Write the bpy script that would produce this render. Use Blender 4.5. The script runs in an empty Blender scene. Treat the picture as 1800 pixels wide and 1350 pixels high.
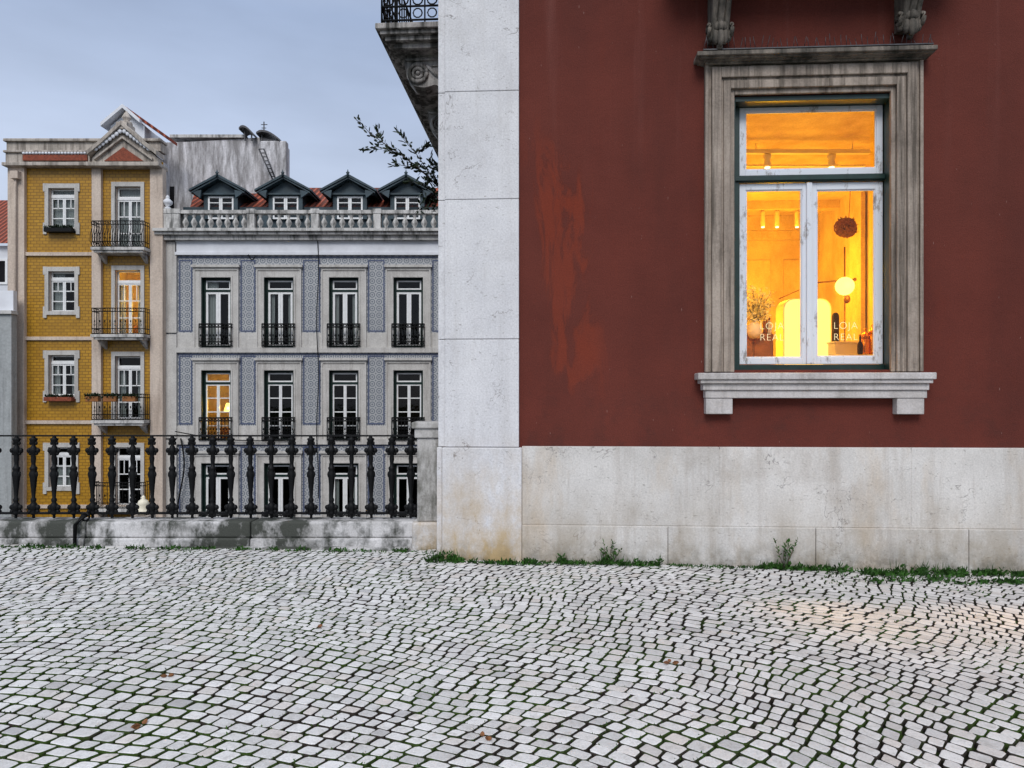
import bpy, math, random
from mathutils import Vector, Matrix, noise
random.seed(7)
R=random.random
def ru(a,b): return a+(b-a)*random.random()
F=1300.0; HY=700.0; CH=1.6
def X(px,D): return (px-900)*D/F
def Z(py,D): return CH-(py-HY)*D/F
def gz(x,y=0): return 0.06-0.012*x
scene=bpy.context.scene
col=scene.collection

# ---------------------------------------------------------------- materials
class G:
    def __init__(s,name):
        s.m=bpy.data.materials.new(name); s.m.use_nodes=True
        s.t=s.m.node_tree; s.t.nodes.clear()
        s.out=s.t.nodes.new('ShaderNodeOutputMaterial')
        s.b=s.t.nodes.new('ShaderNodeBsdfPrincipled')
        s.t.links.new(s.b.outputs[0],s.out.inputs[0])
        s.tc=s.t.nodes.new('ShaderNodeTexCoord').outputs['Object']
    def set(s,n,k,v):
        if v is None: return
        i=n.inputs[k]
        if isinstance(v,bpy.types.NodeSocket): s.t.links.new(v,i)
        else:
            if isinstance(v,tuple) and len(v)==3 and i.type=='RGBA': v=v+(1,)
            i.default_value=v
    def noise(s,scale,detail=4,rough=.6,vec=None,dist=0):
        n=s.t.nodes.new('ShaderNodeTexNoise'); s.set(n,'Scale',scale); s.set(n,'Detail',min(detail,5))
        s.set(n,'Roughness',rough); s.set(n,'Distortion',dist); s.set(n,'Vector',vec or s.tc); return n.outputs[0]
    def map(s,sc,loc=(0,0,0),vec=None):
        n=s.t.nodes.new('ShaderNodeMapping'); s.set(n,'Scale',sc); s.set(n,'Location',loc); s.set(n,'Vector',vec or s.tc); return n.outputs[0]
    def mr(s,v,a,b,c=0.,d=1.,smooth=False):
        n=s.t.nodes.new('ShaderNodeMapRange'); n.clamp=True
        if smooth: n.interpolation_type='SMOOTHSTEP'
        s.set(n,0,v);s.set(n,1,a);s.set(n,2,b);s.set(n,3,c);s.set(n,4,d); return n.outputs[0]
    def math(s,op,a,b=None,c=None):
        n=s.t.nodes.new('ShaderNodeMath'); n.operation=op; s.set(n,0,a); s.set(n,1,b); s.set(n,2,c); return n.outputs[0]
    def mix(s,f,a,b,mode='MIX'):
        n=s.t.nodes.new('ShaderNodeMixRGB'); n.blend_type=mode; s.set(n,0,f);s.set(n,1,a);s.set(n,2,b); return n.outputs[0]
    def sep(s,v=None):
        n=s.t.nodes.new('ShaderNodeSeparateXYZ'); s.set(n,0,v or s.tc); return n.outputs
    def comb(s,x,y,z):
        n=s.t.nodes.new('ShaderNodeCombineXYZ'); s.set(n,0,x);s.set(n,1,y);s.set(n,2,z); return n.outputs[0]
    def bump(s,h,st,dist=.01):
        n=s.t.nodes.new('ShaderNodeBump'); s.set(n,'Height',h); s.set(n,'Strength',st); s.set(n,'Distance',dist)
        s.t.links.new(n.outputs[0],s.b.inputs['Normal'])
    def island(s):
        return s.t.nodes.new('ShaderNodeNewGeometry').outputs['Random Per Island']
    def fin(s,color,rough=.8,spec=.3,metal=0):
        s.set(s.b,'Base Color',color); s.set(s.b,'Roughness',rough); s.set(s.b,'Specular IOR Level',spec); s.set(s.b,'Metallic',metal)
        return s.m

def weathered(name,c1,c2,scale=3,stain=(.08,.07,.06),amt=.5,thr=(.5,.72),rough=.8,bump=.4,fine=60,low=None,vein=0,isl=0,bd=.006,streak=(5,5,.4),top=None,warm=None):
    g=G(name)
    n1=g.noise(scale,5,.65)
    c=g.mix(g.mr(n1,.35,.65),c1,c2)
    if warm:
        wn=g.noise(.9,5,.7,g.map((1.6,1.6,.5),(11,2,3)))
        c=g.mix(g.math('MULTIPLY',g.mr(wn,.5,.68),warm[1]),c,warm[0])
    st=g.noise(1.0,5,.7,g.map(streak))
    c=g.mix(g.math('MULTIPLY',g.mr(st,thr[0],thr[1]),amt),c,stain)
    bl=g.noise(scale*.6,5,.75,g.map((1,1,1),(7,3,5)))
    c=g.mix(g.math('MULTIPLY',g.mr(bl,.54,.7),amt*.7),c,stain)
    fn=g.noise(fine,3,.7)
    c=g.mix(1,c,g.mix(g.mr(fn,.3,.7),(.82,.82,.82),(1.1,1.1,1.1)),'MULTIPLY')
    if isl:
        c=g.mix(1,c,g.mix(g.island(),(1-isl,)*3,(1+isl*.5,)*3),'MULTIPLY')
    h=g.math('ADD',fn,g.math('MULTIPLY',n1,1.5))
    if vein:
        vn=g.noise(1.6,5,.62,g.map((1,1,1),(3,9,1)),.6)
        v=g.mr(g.math('ABSOLUTE',g.math('SUBTRACT',vn,.5)),0.,.006,1.,0.)
        v=g.math('MULTIPLY',v,g.mr(g.noise(2.3,3),.5,.6))
        c=g.mix(g.math('MULTIPLY',v,vein),c,(.14,.12,.11))
        pit=g.mr(g.noise(26,3,.5,g.map((1,1,2.2))),.66,.72)
        c=g.mix(g.math('MULTIPLY',pit,.5),c,(.22,.20,.18)); h=g.math('SUBTRACT',h,g.math('MULTIPLY',pit,1.2))
    if low:
        z=g.sep()[2]
        f=g.mr(z,low[0],low[1],1.,0.)
        f=g.math('MULTIPLY',f,g.mr(g.noise(2.6,5,.7,g.map((1,1,.6))),.38,.62))
        c=g.mix(g.math('MULTIPLY',f,low[3]),c,low[2])
        f2=g.math('MULTIPLY',g.mr(z,0.,.30,1.,0.),g.mr(g.noise(7,5,.7),.38,.6))
        c=g.mix(g.math('MULTIPLY',f2,.8),c,(.10,.095,.07))
    if top:
        z=g.sep()[2]
        f=g.mr(z,top[0],top[1],0.,1.)
        f=g.math('MULTIPLY',f,g.mr(g.noise(1.3,5,.7,g.map((3,3,.5))),.36,.58))
        c=g.mix(g.math('MULTIPLY',f,top[3]),c,top[2])
    g.bump(h,bump,bd)
    return g.fin(c,rough)

def plain(name,c,rough=.5,spec=.4,metal=0,var=.15,nscale=8,bump=0):
    g=G(name); n=g.noise(nscale,4,.65)
    cc=g.mix(1,c,g.mix(g.mr(n,.3,.7),(1-var,)*3,(1+var,)*3),'MULTIPLY')
    if bump: g.bump(g.noise(nscale*6,3),bump,.003)
    return g.fin(cc,rough,spec,metal)
def emis(name,c,st):
    g=G(name); g.fin(c,.5); g.set(g.b,'Emission Color',c); g.set(g.b,'Emission Strength',st); return g.m
def glass(name,k=1.0,tint=(.96,.97,.96)):
    g=G(name); t=g.t
    tr=t.nodes.new('ShaderNodeBsdfTransparent'); tr.inputs[0].default_value=tint+(1,)
    gl=t.nodes.new('ShaderNodeBsdfGlossy'); gl.inputs['Roughness'].default_value=.03
    fr=t.nodes.new('ShaderNodeFresnel'); fr.inputs[0].default_value=1.5
    nb=t.nodes.new('ShaderNodeBump'); g.set(nb,'Height',g.noise(2.2,2)); nb.inputs['Strength'].default_value=.15; nb.inputs['Distance'].default_value=.02
    t.links.new(nb.outputs[0],gl.inputs['Normal'])
    mx=t.nodes.new('ShaderNodeMixShader'); g.set(mx,0,g.math('MULTIPLY',fr.outputs[0],k))
    t.links.new(tr.outputs[0],mx.inputs[1]); t.links.new(gl.outputs[0],mx.inputs[2]); t.links.new(mx.outputs[0],g.out.inputs[0])
    return g.m

M={}
M['pil']=weathered('white_limestone',(.73,.73,.745),(.63,.63,.65),2.2,(.44,.42,.40),.35,rough=.65,bump=.35,vein=.8,low=(.1,1.3,(.46,.32,.14),.95),bd=.004)
M['plinth']=weathered('plinth_limestone',(.72,.70,.67),(.60,.58,.55),1.6,(.37,.32,.27),.6,rough=.65,bump=.4,vein=.7,isl=.12,low=(.0,.8,(.31,.25,.17),.85),bd=.005,warm=((.55,.44,.32),.65))
M['surr']=weathered('weathered_window_stone',(.43,.36,.30),(.29,.24,.20),2.5,(.08,.065,.05),.88,(.44,.64),rough=.8,bump=.6,streak=(14,14,.6))
M['sill']=weathered('sill_stone',(.62,.59,.58),(.50,.47,.45),4,(.15,.13,.11),.55,rough=.7,bump=.5)
M['corn']=weathered('dark_cornice_stone',(.29,.25,.21),(.16,.14,.12),4,(.035,.035,.03),.9,(.42,.62),rough=.9,bump=.8)
M['balc']=weathered('balcony_stone',(.52,.50,.48),(.36,.34,.33),4,(.045,.045,.04),.95,(.43,.58),rough=.9,bump=.6)
M['parapet']=weathered('mossy_parapet_stone',(.66,.65,.65),(.46,.45,.44),2.2,(.05,.055,.045),.97,(.43,.56),rough=.9,bump=.8,streak=(2.5,2.5,1.6))
M['pier']=weathered('lichen_pier_stone',(.60,.59,.58),(.44,.43,.41),3.5,(.09,.09,.07),.9,(.44,.60),rough=.9,bump=.8,streak=(3,3,1.2))
# red stucco
g=G('red_stucco')
c=g.mix(g.mr(g.noise(1.1,5,.6),.3,.7),(.140,.0325,.0225),(.104,.0255,.0185))
sp=g.sep()
reg=g.math('MULTIPLY',g.mr(g.math('ABSOLUTE',g.math('SUBTRACT',sp[0],g.mr(sp[2],1.5,4.5,1.28,1.08))),.03,.42,1.,0.,True),
   g.math('MULTIPLY',g.mr(sp[2],1.4,2.1,0.,1.,True),g.mr(sp[2],3.3,4.4,1.,0.,True)))
pn=g.noise(1.5,5,.68,g.map((2.4,1,.6),(2,0,0)),.5)
pv=g.math('ADD',pn,g.math('MULTIPLY',reg,.16))
pm=g.math('MULTIPLY',g.mr(pv,.57,.66),g.mr(reg,0.,.5,.12,1.))
c=g.mix(g.math('MULTIPLY',pm,.7),c,(.215,.036,.016))
edge=g.math('MULTIPLY',g.mr(g.math('ABSOLUTE',g.math('SUBTRACT',pv,.60)),0.,.012,1.,0.),g.mr(reg,.1,.4))
c=g.mix(g.math('MULTIPLY',edge,.4),c,(.07,.017,.012))
stn=g.noise(1,5,.65,g.map((1.6,1.6,.45)))
c=g.mix(g.math('MULTIPLY',g.mr(stn,.48,.70),.5),c,(.074,.022,.017))
big=g.noise(.55,4,.6,g.map((1,1,1),(5,5,1)))
c=g.mix(g.math('MULTIPLY',g.mr(big,.45,.65),.3),c,(.165,.043,.030))
stl=g.noise(1,5,.6,g.map((5,5,.22),(4,4,2)))
c=g.mix(g.math('MULTIPLY',g.math('MULTIPLY',g.mr(stl,.54,.74),g.mr(sp[2],3.4,5.,.0,1.)),.30),c,(.24,.10,.085))
fade=g.math('MULTIPLY',g.mr(g.noise(2.4,5,.75),.50,.64),g.mr(sp[2],1.1,2.3,1.,0.))
c=g.mix(g.math('MULTIPLY',fade,.5),c,(.070,.026,.021))
scr=g.mr(g.noise(30,2,.5,g.map((1.5,1,.35),(1,1,6))),.735,.75)
c=g.mix(g.math('MULTIPLY',scr,.5),c,(.38,.24,.21))
fn=g.noise(90,3,.7)
c=g.mix(1,c,g.mix(g.mr(fn,.3,.7),(.80,.80,.80),(1.18,1.18,1.18)),'MULTIPLY')
g.bump(g.math('ADD',fn,g.math('ADD',g.math('MULTIPLY',g.noise(5,5,.7),2.5),g.math('MULTIPLY',pm,-.8))),.65,.006)
M['red']=g.fin(c,.85,.2)
# cobbles
g=G('limestone_cobble'); isl=g.island()
c=g.mix(isl,(.55,.545,.54),(.76,.755,.75))
i2=g.math('FRACT',g.math('MULTIPLY',isl,37.7))
c=g.mix(g.mr(i2,.76,1.,0.,.5),c,(.60,.52,.46))
i3=g.math('FRACT',g.math('MULTIPLY',isl,91.3))
c=g.mix(g.mr(i3,.90,1.,0.,.7),c,(.33,.33,.34))
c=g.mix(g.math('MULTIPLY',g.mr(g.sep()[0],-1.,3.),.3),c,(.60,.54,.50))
c=g.mix(g.math('MULTIPLY',g.mr(g.noise(.6,4),.45,.65),.3),c,(.48,.46,.44))
c=g.mix(g.math('MULTIPLY',g.mr(g.noise(14,5,.75),.50,.68),.5),c,(.33,.31,.28))
fn=g.noise(110,4,.7)
c=g.mix(1,c,g.mix(g.mr(fn,.3,.7),(.82,.82,.82),(1.1,1.1,1.1)),'MULTIPLY')
g.bump(g.math('ADD',g.math('MULTIPLY',fn,.6),g.math('MULTIPLY',g.noise(22,4,.7),1.4)),.6,.008)
M['cob']=g.fin(c,g.mr(g.noise(3,3),.35,.65,.5,.8),.3)
def mossmix(g,soil,moss):
    s_=g.sep(); gf=g.math('ADD',g.mr(s_[0],-1.5,2.5,.06,-.03),g.noise(1.3,5,.75))
    gf=g.math('ADD',gf,g.math('MULTIPLY',g.math('SUBTRACT',g.noise(13,3,.6),.5),.35))
    return g.mix(g.mr(gf,.46,.58),soil,moss)
g=G('joint_soil_and_moss')
c=mossmix(g,(.014,.012,.010),(.030,.060,.010))
g.bump(g.noise(70,4,.7),1.,.02)
M['bed']=g.fin(c,.95,.05)
g=G('soiled_mossy_stone_edge')
c=mossmix(g,(.045,.038,.032),(.045,.080,.018)); g.bump(g.noise(70,3,.7),.8,.01)
M['cobe']=g.fin(c,.95,.05)
M['lowground']=weathered('lower_street_ground',(.10,.10,.10),(.07,.07,.07),.5,(.04,.04,.04),.4,bump=.3,fine=20)
M['green']=plain('dark_green_paint',(.008,.030,.025),.4,.5,var=.3,nscale=12)
M['greenb']=plain('dark_green_joinery',(.005,.022,.017),.5,.3,var=.3,nscale=4)
g=G('chipped_white_paint')
c=g.mix(g.mr(g.noise(9,5,.75,g.map((1,1,.4))),.56,.66),(.72,.75,.80),(.32,.30,.29))
g.bump(g.noise(60,4),.4,.003); M['wpaint']=g.fin(c,.5,.4)
M['white']=plain('white_window_paint',(.80,.81,.81),.5,var=.08)
M['iron']=plain('black_cast_iron',(.004,.0044,.005),.55,.2,var=.5,nscale=20,bump=.3)
M['glass']=glass('window_glass',.6)
M['glassb']=glass('dark_window_glass',.7,(.7,.75,.75))
M['dark']=plain('painted_room_dark',(.010,.010,.012),.9,.1,var=.5,nscale=1)  # near-black colour stands in for the darkness of unlit rooms
M['inwall']=weathered('cream_interior_plaster',(.80,.66,.42),(.66,.50,.27),1.3,(.40,.24,.09),.6,(.42,.68),bump=.3,rough=.8,streak=(2,2,1))
M['curtain']=plain('white_curtain',(.60,.60,.58),.9,.1,var=.06)
M['cream']=plain('cream_paint',(.8,.75,.6),.5,.4,var=.05)
# grey-blue tiles
g=G('blue_white_wall_tile'); sp=g.sep(); T=.25
fx=g.math('SUBTRACT',g.math('FRACT',g.math('DIVIDE',sp[0],T)),.5); fz=g.math('SUBTRACT',g.math('FRACT',g.math('DIVIDE',sp[2],T)),.5)
r=g.math('SQRT',g.math('ADD',g.math('MULTIPLY',fx,fx),g.math('MULTIPLY',fz,fz)))
ring=g.mr(g.math('ABSOLUTE',g.math('SUBTRACT',r,.35)),.05,.10,1.,0.)
dot=g.mr(r,.12,.16,1.,0.)
cr=g.mr(r,.58,.62)
pat=g.math('MAXIMUM',g.math('MAXIMUM',ring,dot),cr)
c=g.mix(g.math('MULTIPLY',pat,.85),(.44,.45,.455),(.10,.125,.165))
c=g.mix(g.mr(g.noise(.5,5,.65),.4,.7,0.,.4),c,(.20,.205,.22))
M['tile']=g.fin(c,.4,.4)
M['tileb']=plain('blue_tile_border',(.075,.095,.17),.4,.4,var=.3)
# ochre tiles
g=G('ochre_wall_tile'); sp=g.sep()
b=g.t.nodes.new('ShaderNodeTexBrick'); g.set(b,'Vector',g.comb(sp[0],sp[2],0.)); g.set(b,'Color1',(.50,.265,.022)); g.set(b,'Color2',(.40,.205,.016)); g.set(b,'Mortar',(.22,.115,.014))
g.set(b,'Scale',1.); g.set(b,'Mortar Size',.014); g.set(b,'Mortar Smooth',.3); g.set(b,'Brick Width',.22); g.set(b,'Row Height',.11)
c=g.mix(g.mr(g.noise(.7,5,.65),.42,.7,0.,.4),b.outputs[0],(.26,.135,.015))
g.bump(b.outputs[1],-.5,.01)
M['ochre']=g.fin(c,.4,.4)
M['bstone']=weathered('old_facade_stone',(.56,.50,.44),(.42,.38,.33),1.2,(.12,.10,.085),.8,(.46,.64),rough=.8,bump=.3,fine=20)
M['gstone']=weathered('facade_limestone',(.60,.585,.555),(.50,.485,.46),1.5,(.22,.20,.18),.5,(.5,.7),rough=.8,bump=.2,fine=20)
M['balu']=weathered('soot_streaked_balustrade',(.66,.65,.63),(.52,.51,.49),2.5,(.08,.08,.075),.85,(.48,.64),rough=.9,bump=.4,fine=20,streak=(4,4,.8))
M['fire']=weathered('stained_white_render',(.76,.75,.77),(.68,.67,.69),.8,(.26,.25,.25),.6,(.55,.76),rough=.9,bump=.3,fine=15,streak=(2.2,2.2,.22),top=(11.2,12.6,(.12,.11,.105),.75))
M['pinkp']=weathered('pale_pink_render',(.66,.56,.47),(.58,.48,.40),.8,(.25,.19,.15),.5,rough=.9,bump=.2,fine=15)
M['wbld']=plain('white_render',(.70,.72,.76),.8,var=.14,nscale=1)
M['greyr']=weathered('grey_render',(.42,.44,.44),(.33,.35,.35),.8,(.14,.14,.14),.6,rough=.9,bump=.2,fine=12)
g=G('red_roof_tile'); sp=g.sep()
w=g.math('SINE',g.math('MULTIPLY',sp[0],2*math.pi/.24))
rw=g.math('FRACT',g.math('MULTIPLY',sp[2],1/.3))
c=g.mix(g.mr(w,-1.,1.),(.10,.022,.014),(.46,.11,.06)); c=g.mix(g.mr(rw,.8,1.,0.,.6),c,(.07,.02,.015))
c=g.mix(g.mr(g.noise(2,5,.7),.45,.7,0.,.5),c,(.16,.07,.05)); g.bump(w,1.,.05); M['roof']=g.fin(c,.8)
M['slate']=plain('slate_blue_zinc',(.032,.056,.070),.5,.4,var=.35,nscale=3)
M['terra']=plain('terracotta_panel',(.22,.050,.022),.7,var=.5,nscale=12)
M['leaf']=plain('dark_leaf',(.014,.028,.012),.5,.3,var=.5,nscale=10)
M['weed']=plain('green_weed_leaf',(.028,.088,.011),.6,.3,var=.8,nscale=9)
M['moss']=plain('joint_moss',(.040,.085,.014),.8,.2,var=.7,nscale=5)
M['bark']=plain('bark',(.05,.038,.03),.9,var=.3)
M['dry']=plain('dry_stem',(.12,.10,.07),.9,var=.3)
M['panel']=emis('glowing_panel',(1,.72,.20),1.25)
M['globe']=emis('lamp_globe_glow',(1,.68,.16),2.4)
M['spot']=emis('spot_glow',(1,.8,.4),3)
M['copper']=plain('copper',(.75,.35,.10),.25,.5,1,var=.2)
M['wood']=plain('warm_wood',(.28,.11,.03),.5,var=.3,nscale=4)
M['wicker']=plain('woven_straw',(.17,.07,.025),.8,var=.6,nscale=30,bump=.6)
M['pleaf']=plain('pale_dried_leaf',(.9,.85,.45),.7,var=.2)
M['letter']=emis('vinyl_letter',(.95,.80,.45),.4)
M['blackc']=plain('dark_cloth',(.03,.022,.015),.9,var=.3)
M['brass']=plain('aged_brass',(.28,.13,.04),.4,.5,.6,var=.3)
M['metalp']=plain('galvanised_metal',(.07,.07,.075),.5,.5,.5,var=.3)

# ---------------------------------------------------------------- mesh builder
class MB:
    def __init__(s): s.v=[];s.f=[];s.mi=[];s.sm=[]
    def add(s,vs,fs,mi=0,sm=False):
        o=len(s.v); s.v+= [tuple(p) for p in vs]
        for f in fs: s.f.append([i+o for i in f]); s.mi.append(mi); s.sm.append(sm)
    def box(s,x0,x1,y0,y1,z0,z1,mi=0):
        if x0>x1:x0,x1=x1,x0
        if y0>y1:y0,y1=y1,y0
        if z0>z1:z0,z1=z1,z0
        s.add([(x0,y0,z0),(x1,y0,z0),(x1,y1,z0),(x0,y1,z0),(x0,y0,z1),(x1,y0,z1),(x1,y1,z1),(x0,y1,z1)],
          [(0,3,2,1),(4,5,6,7),(0,1,5,4),(1,2,6,5),(2,3,7,6),(3,0,4,7)],mi)
    def quad(s,a,b,c,d,mi=0): s.add([a,b,c,d],[(0,1,2,3)],mi)
    def prism(s,poly,a,b,ax='y',mi=0,sm=False):
        n=len(poly)
        def P(p,t):
            return (p[0],t,p[1]) if ax=='y' else ((t,p[0],p[1]) if ax=='x' else (p[0],p[1],t))
        vs=[P(p,a) for p in poly]+[P(p,b) for p in poly]
        fs=[list(range(n))[::-1],list(range(n,2*n))]
        s.add(vs,fs,mi)
        o=len(s.v)-2*n
        for i in range(n):
            j=(i+1)%n; s.f.append([o+i,o+j,o+n+j,o+n+i]); s.mi.append(mi); s.sm.append(sm)
    def lathe(s,cx,cy,prof,n=12,mi=0,sy=1.0,z0=0):
        vs=[];fs=[]
        for r,z in prof:
            for i in range(n):
                a=2*math.pi*i/n; vs.append((cx+r*math.cos(a),cy+r*math.sin(a)*sy,z0+z))
        for k in range(len(prof)-1):
            for i in range(n):
                j=(i+1)%n; fs.append((k*n+i,k*n+j,(k+1)*n+j,(k+1)*n+i))
        fs.append(tuple(range(n))[::-1]); fs.append(tuple((len(prof)-1)*n+i for i in range(n)))
        s.add(vs,fs,mi,True)
    def ell(s,c,rx,ry,rz,nu=12,nv=8,mi=0):
        vs=[(c[0],c[1],c[2]-rz)];fs=[]
        for k in range(1,nv):
            t=-math.pi/2+math.pi*k/nv
            for i in range(nu):
                a=2*math.pi*i/nu; vs.append((c[0]+rx*math.cos(t)*math.cos(a),c[1]+ry*math.cos(t)*math.sin(a),c[2]+rz*math.sin(t)))
        vs.append((c[0],c[1],c[2]+rz)); L=len(vs)-1
        for i in range(nu):
            j=(i+1)%nu; fs.append((0,1+j,1+i)); fs.append((L,L-nu+i,L-nu+j))
        for k in range(nv-2):
            for i in range(nu):
                j=(i+1)%nu; a=1+k*nu; fs.append((a+i,a+j,a+nu+j,a+nu+i))
        s.add(vs,fs,mi,True)
    def tube(s,pts,r,n=6,mi=0):
        pts=[Vector(p) for p in pts]; m=len(pts)
        if not isinstance(r,(list,tuple)): r=[r]*m
        vs=[];fs=[]
        for k,p in enumerate(pts):
            d=(pts[min(k+1,m-1)]-pts[max(k-1,0)]).normalized()
            up=Vector((0,0,1)) if abs(d.z)<.9 else Vector((0,1,0))
            a=d.cross(up).normalized(); b=d.cross(a)
            for i in range(n):
                t=2*math.pi*i/n; vs.append(p+(a*math.cos(t)+b*math.sin(t))*r[k])
        for k in range(m-1):
            for i in range(n):
                j=(i+1)%n; fs.append((k*n+i,k*n+j,(k+1)*n+j,(k+1)*n+i))
        fs.append(tuple(range(n))[::-1]); fs.append(tuple((m-1)*n+i for i in range(n)))
        s.add(vs,fs,mi,True)
    def ring(s,c,R_,r,ax='y',n=12,m=5,mi=0,a0=0,a1=2*math.pi):
        pts=[]
        for i in range(n+1):
            a=a0+(a1-a0)*i/n
            pts.append((c[0]+R_*math.cos(a),c[1],c[2]+R_*math.sin(a)) if ax=='y' else (c[0],c[1]+R_*math.cos(a),c[2]+R_*math.sin(a)))
        s.tube(pts,r,m,mi)
    def frame(s,x0,x1,z0,z1,w,y0,y1,mi=0,bottom=True,wt=None):
        wt=wt or w
        zb=z0+w if bottom else z0
        s.box(x0,x0+w,y0,y1,z0,z1,mi); s.box(x1-w,x1,y0,y1,z0,z1,mi)
        s.box(x0+w,x1-w,y0,y1,z1-wt,z1,mi)
        if bottom: s.box(x0+w,x1-w,y0,y1,z0,zb,mi)
    def wall(s,x0,x1,z0,z1,y,ops,dep,mi=0,mr=0):
        xs=sorted(set([x0,x1]+[o[0] for o in ops]+[o[1] for o in ops])); zs=sorted(set([z0,z1]+[o[2] for o in ops]+[o[3] for o in ops]))
        for i in range(len(xs)-1):
            for k in range(len(zs)-1):
                cx=(xs[i]+xs[i+1])/2; cz=(zs[k]+zs[k+1])/2
                if any(o[0]<cx<o[1] and o[2]<cz<o[3] for o in ops): continue
                s.quad((xs[i],y,zs[k]),(xs[i+1],y,zs[k]),(xs[i+1],y,zs[k+1]),(xs[i],y,zs[k+1]),mi)
        for a,b,c_,d in ops:
            s.quad((a,y,c_),(a,y,d),(a,y+dep,d),(a,y+dep,c_),mr); s.quad((b,y,c_),(b,y+dep,c_),(b,y+dep,d),(b,y,d),mr)
            s.quad((a,y,d),(b,y,d),(b,y+dep,d),(a,y+dep,d),mr); s.quad((a,y,c_),(a,y+dep,c_),(b,y+dep,c_),(b,y,c_),mr)
    def leaf(s,p,d,l,w,mi=0):
        d=Vector(d).normalized(); q=Vector((ru(-1,1),ru(-1,1),ru(-1,1))); a=d.cross(q).normalized(); u=d.cross(a).normalized()
        p=Vector(p); m1=p+d*l*.35; m2=p+d*l*.75
        s.add([p,m1+a*w*.5+u*w*.15,m2+a*w*.38+u*w*.1,p+d*l,m2-a*w*.38+u*w*.1,m1-a*w*.5+u*w*.15,m1-u*w*.05,m2-u*w*.02],
          [(0,1,6),(1,2,7,6),(2,3,7),(3,4,7),(4,5,6,7),(5,0,6)],mi)

OFF={}
def top(name,label,cat,loc,rotz=0,group=None):
    o=bpy.data.objects.new(name,None); col.objects.link(o); o.location=loc; o.rotation_euler=(0,0,rotz)
    o['label']=label; o['category']=cat
    if group: o['group']=group
    OFF[o.name]=Vector(loc); o.empty_display_size=.3
    return o
def mk(name,mb,mats,parent=None,label=None,cat=None,bevel=0,local=False,kind=None,group=None,loc=None):
    me=bpy.data.meshes.new(name); me.from_pydata(mb.v,[],mb.f)
    me.polygons.foreach_set('material_index',mb.mi); me.polygons.foreach_set('use_smooth',mb.sm)
    for m in mats: me.materials.append(M[m])
    o=bpy.data.objects.new(name,me); col.objects.link(o)
    if parent is not None:
        o.parent=parent
        off=OFF[parent.name]; OFF[o.name]=off
        if not local: me.transform(Matrix.Translation(-off))
    elif loc is not None:
        me.transform(Matrix.Translation(-Vector(loc))); o.location=loc
    if bevel:
        b=o.modifiers.new('bevel','BEVEL'); b.width=bevel; b.segments=2; b.limit_method='ANGLE'; b.angle_limit=math.radians(40)
    if label:o['label']=label
    if cat:o['category']=cat
    if kind:o['kind']=kind
    if group:o['group']=group
    me.update()
    return o

# ---------------------------------------------------------------- ground
mb=MB(); mb.quad((-400,-300,-7),(400,-300,-7),(400,600,-7),(-400,600,-7)); mk('ground',mb,['lowground'],kind='structure')
mb=MB(); x0,x1=-40,40
mb.quad((x0,-40,gz(x0)),(x1,-40,gz(x1)),(x1,7.72,gz(x1)),(x0,7.72,gz(x0)))
mb.quad((x0,7.72,gz(x0)),(x1,7.72,gz(x1)),(x1,7.72,-7),(x0,7.72,-7))
mk('terrace_ground',mb,['bed'],kind='structure')

TH=math.radians(3.3); CT,ST=math.cos(TH),math.sin(TH)
D0=7.0; CX=X(771,D0); CY=D0
def wally(x): return CY-(x-CX)*math.tan(TH) if x>CX else 7.40
# cobbles
mb=MB(); C=(-3.0,-1.6); rr=2.4; joints=[]
def warp(x,y):
    n1=noise.noise(Vector((x*.55,y*.55,3)))*.20; n2=noise.noise(Vector((x*.55,y*.55,9)))*.20
    n3=noise.noise(Vector((x*1.7,y*1.7,13)))*.05; n4=noise.noise(Vector((x*1.7,y*1.7,23)))*.05
    return x+n1+n3,y+n2+n4
while rr<14.2:
    dr=ru(.078,.096); a=math.radians(-12)+R()*.02
    while a<math.radians(168):
        L=ru(.070,.116); da=L/rr
        am=a+da/2; rm=rr+dr/2; xc=C[0]+rm*math.cos(am); yc=C[1]+rm*math.sin(am)
        if yc>1.3 and -7.5<xc<7 and yc<wally(xc)+.3 and abs(xc)<1.6+yc*.85:
            g_=.0038+R()*.0022; ga=g_/rr
            cs=[(rr+g_,a+ga),(rr+g_,a+da-ga),(rr+dr-g_,a+da-ga),(rr+dr-g_,a+ga)]
            P=[]
            for r_,aa in cs:
                x,y=warp(C[0]+(r_+ru(-.002,.003))*math.cos(aa),C[1]+(r_+ru(-.002,.003))*math.sin(aa)); P.append((x+ru(-.004,.004),y+ru(-.004,.004)))
            mx=sum(p[0] for p in P)/4; my=sum(p[1] for p in P)/4
            if my<wally(mx)-.03:
                o=[]
                for i in range(4):
                    p,q=P[i],P[(i+1)%4]
                    for t in (ru(.06,.18),ru(.82,.94)): o.append((p[0]+(q[0]-p[0])*t,p[1]+(q[1]-p[1])*t))
                bz=gz(mx)+.024+ru(-.002,.002)+noise.noise(Vector((mx*.8,my*.8,1)))*.008; tx=ru(-.03,.03); ty=ru(-.03,.03)
                vs=[]
                for s_,h in ((1.0,-.040),(1.0,-.010),(.94,-.0025),(.84,.000)):
                    for p in o:
                        dx,dy=(p[0]-mx)*s_,(p[1]-my)*s_
                        vs.append((mx+dx,my+dy,bz+h+dx*tx+dy*ty+(ru(-.0007,.0007) if s_<1 else 0)))
                fs=[]; o_=len(mb.f)
                for k in range(3):
                    for i in range(8):
                        j=(i+1)%8; fs.append((k*8+i,k*8+j,k*8+8+j,k*8+8+i))
                fs.append(tuple(range(24,32)))
                mb.add(vs,fs,0,False)
                for i in range(16): mb.mi[o_+i]=1
                joints.append((P[0][0],P[0][1],P[1][0],P[1][1],P[3][0],P[3][1],bz-.024))
        a+=da
    rr+=dr
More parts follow.
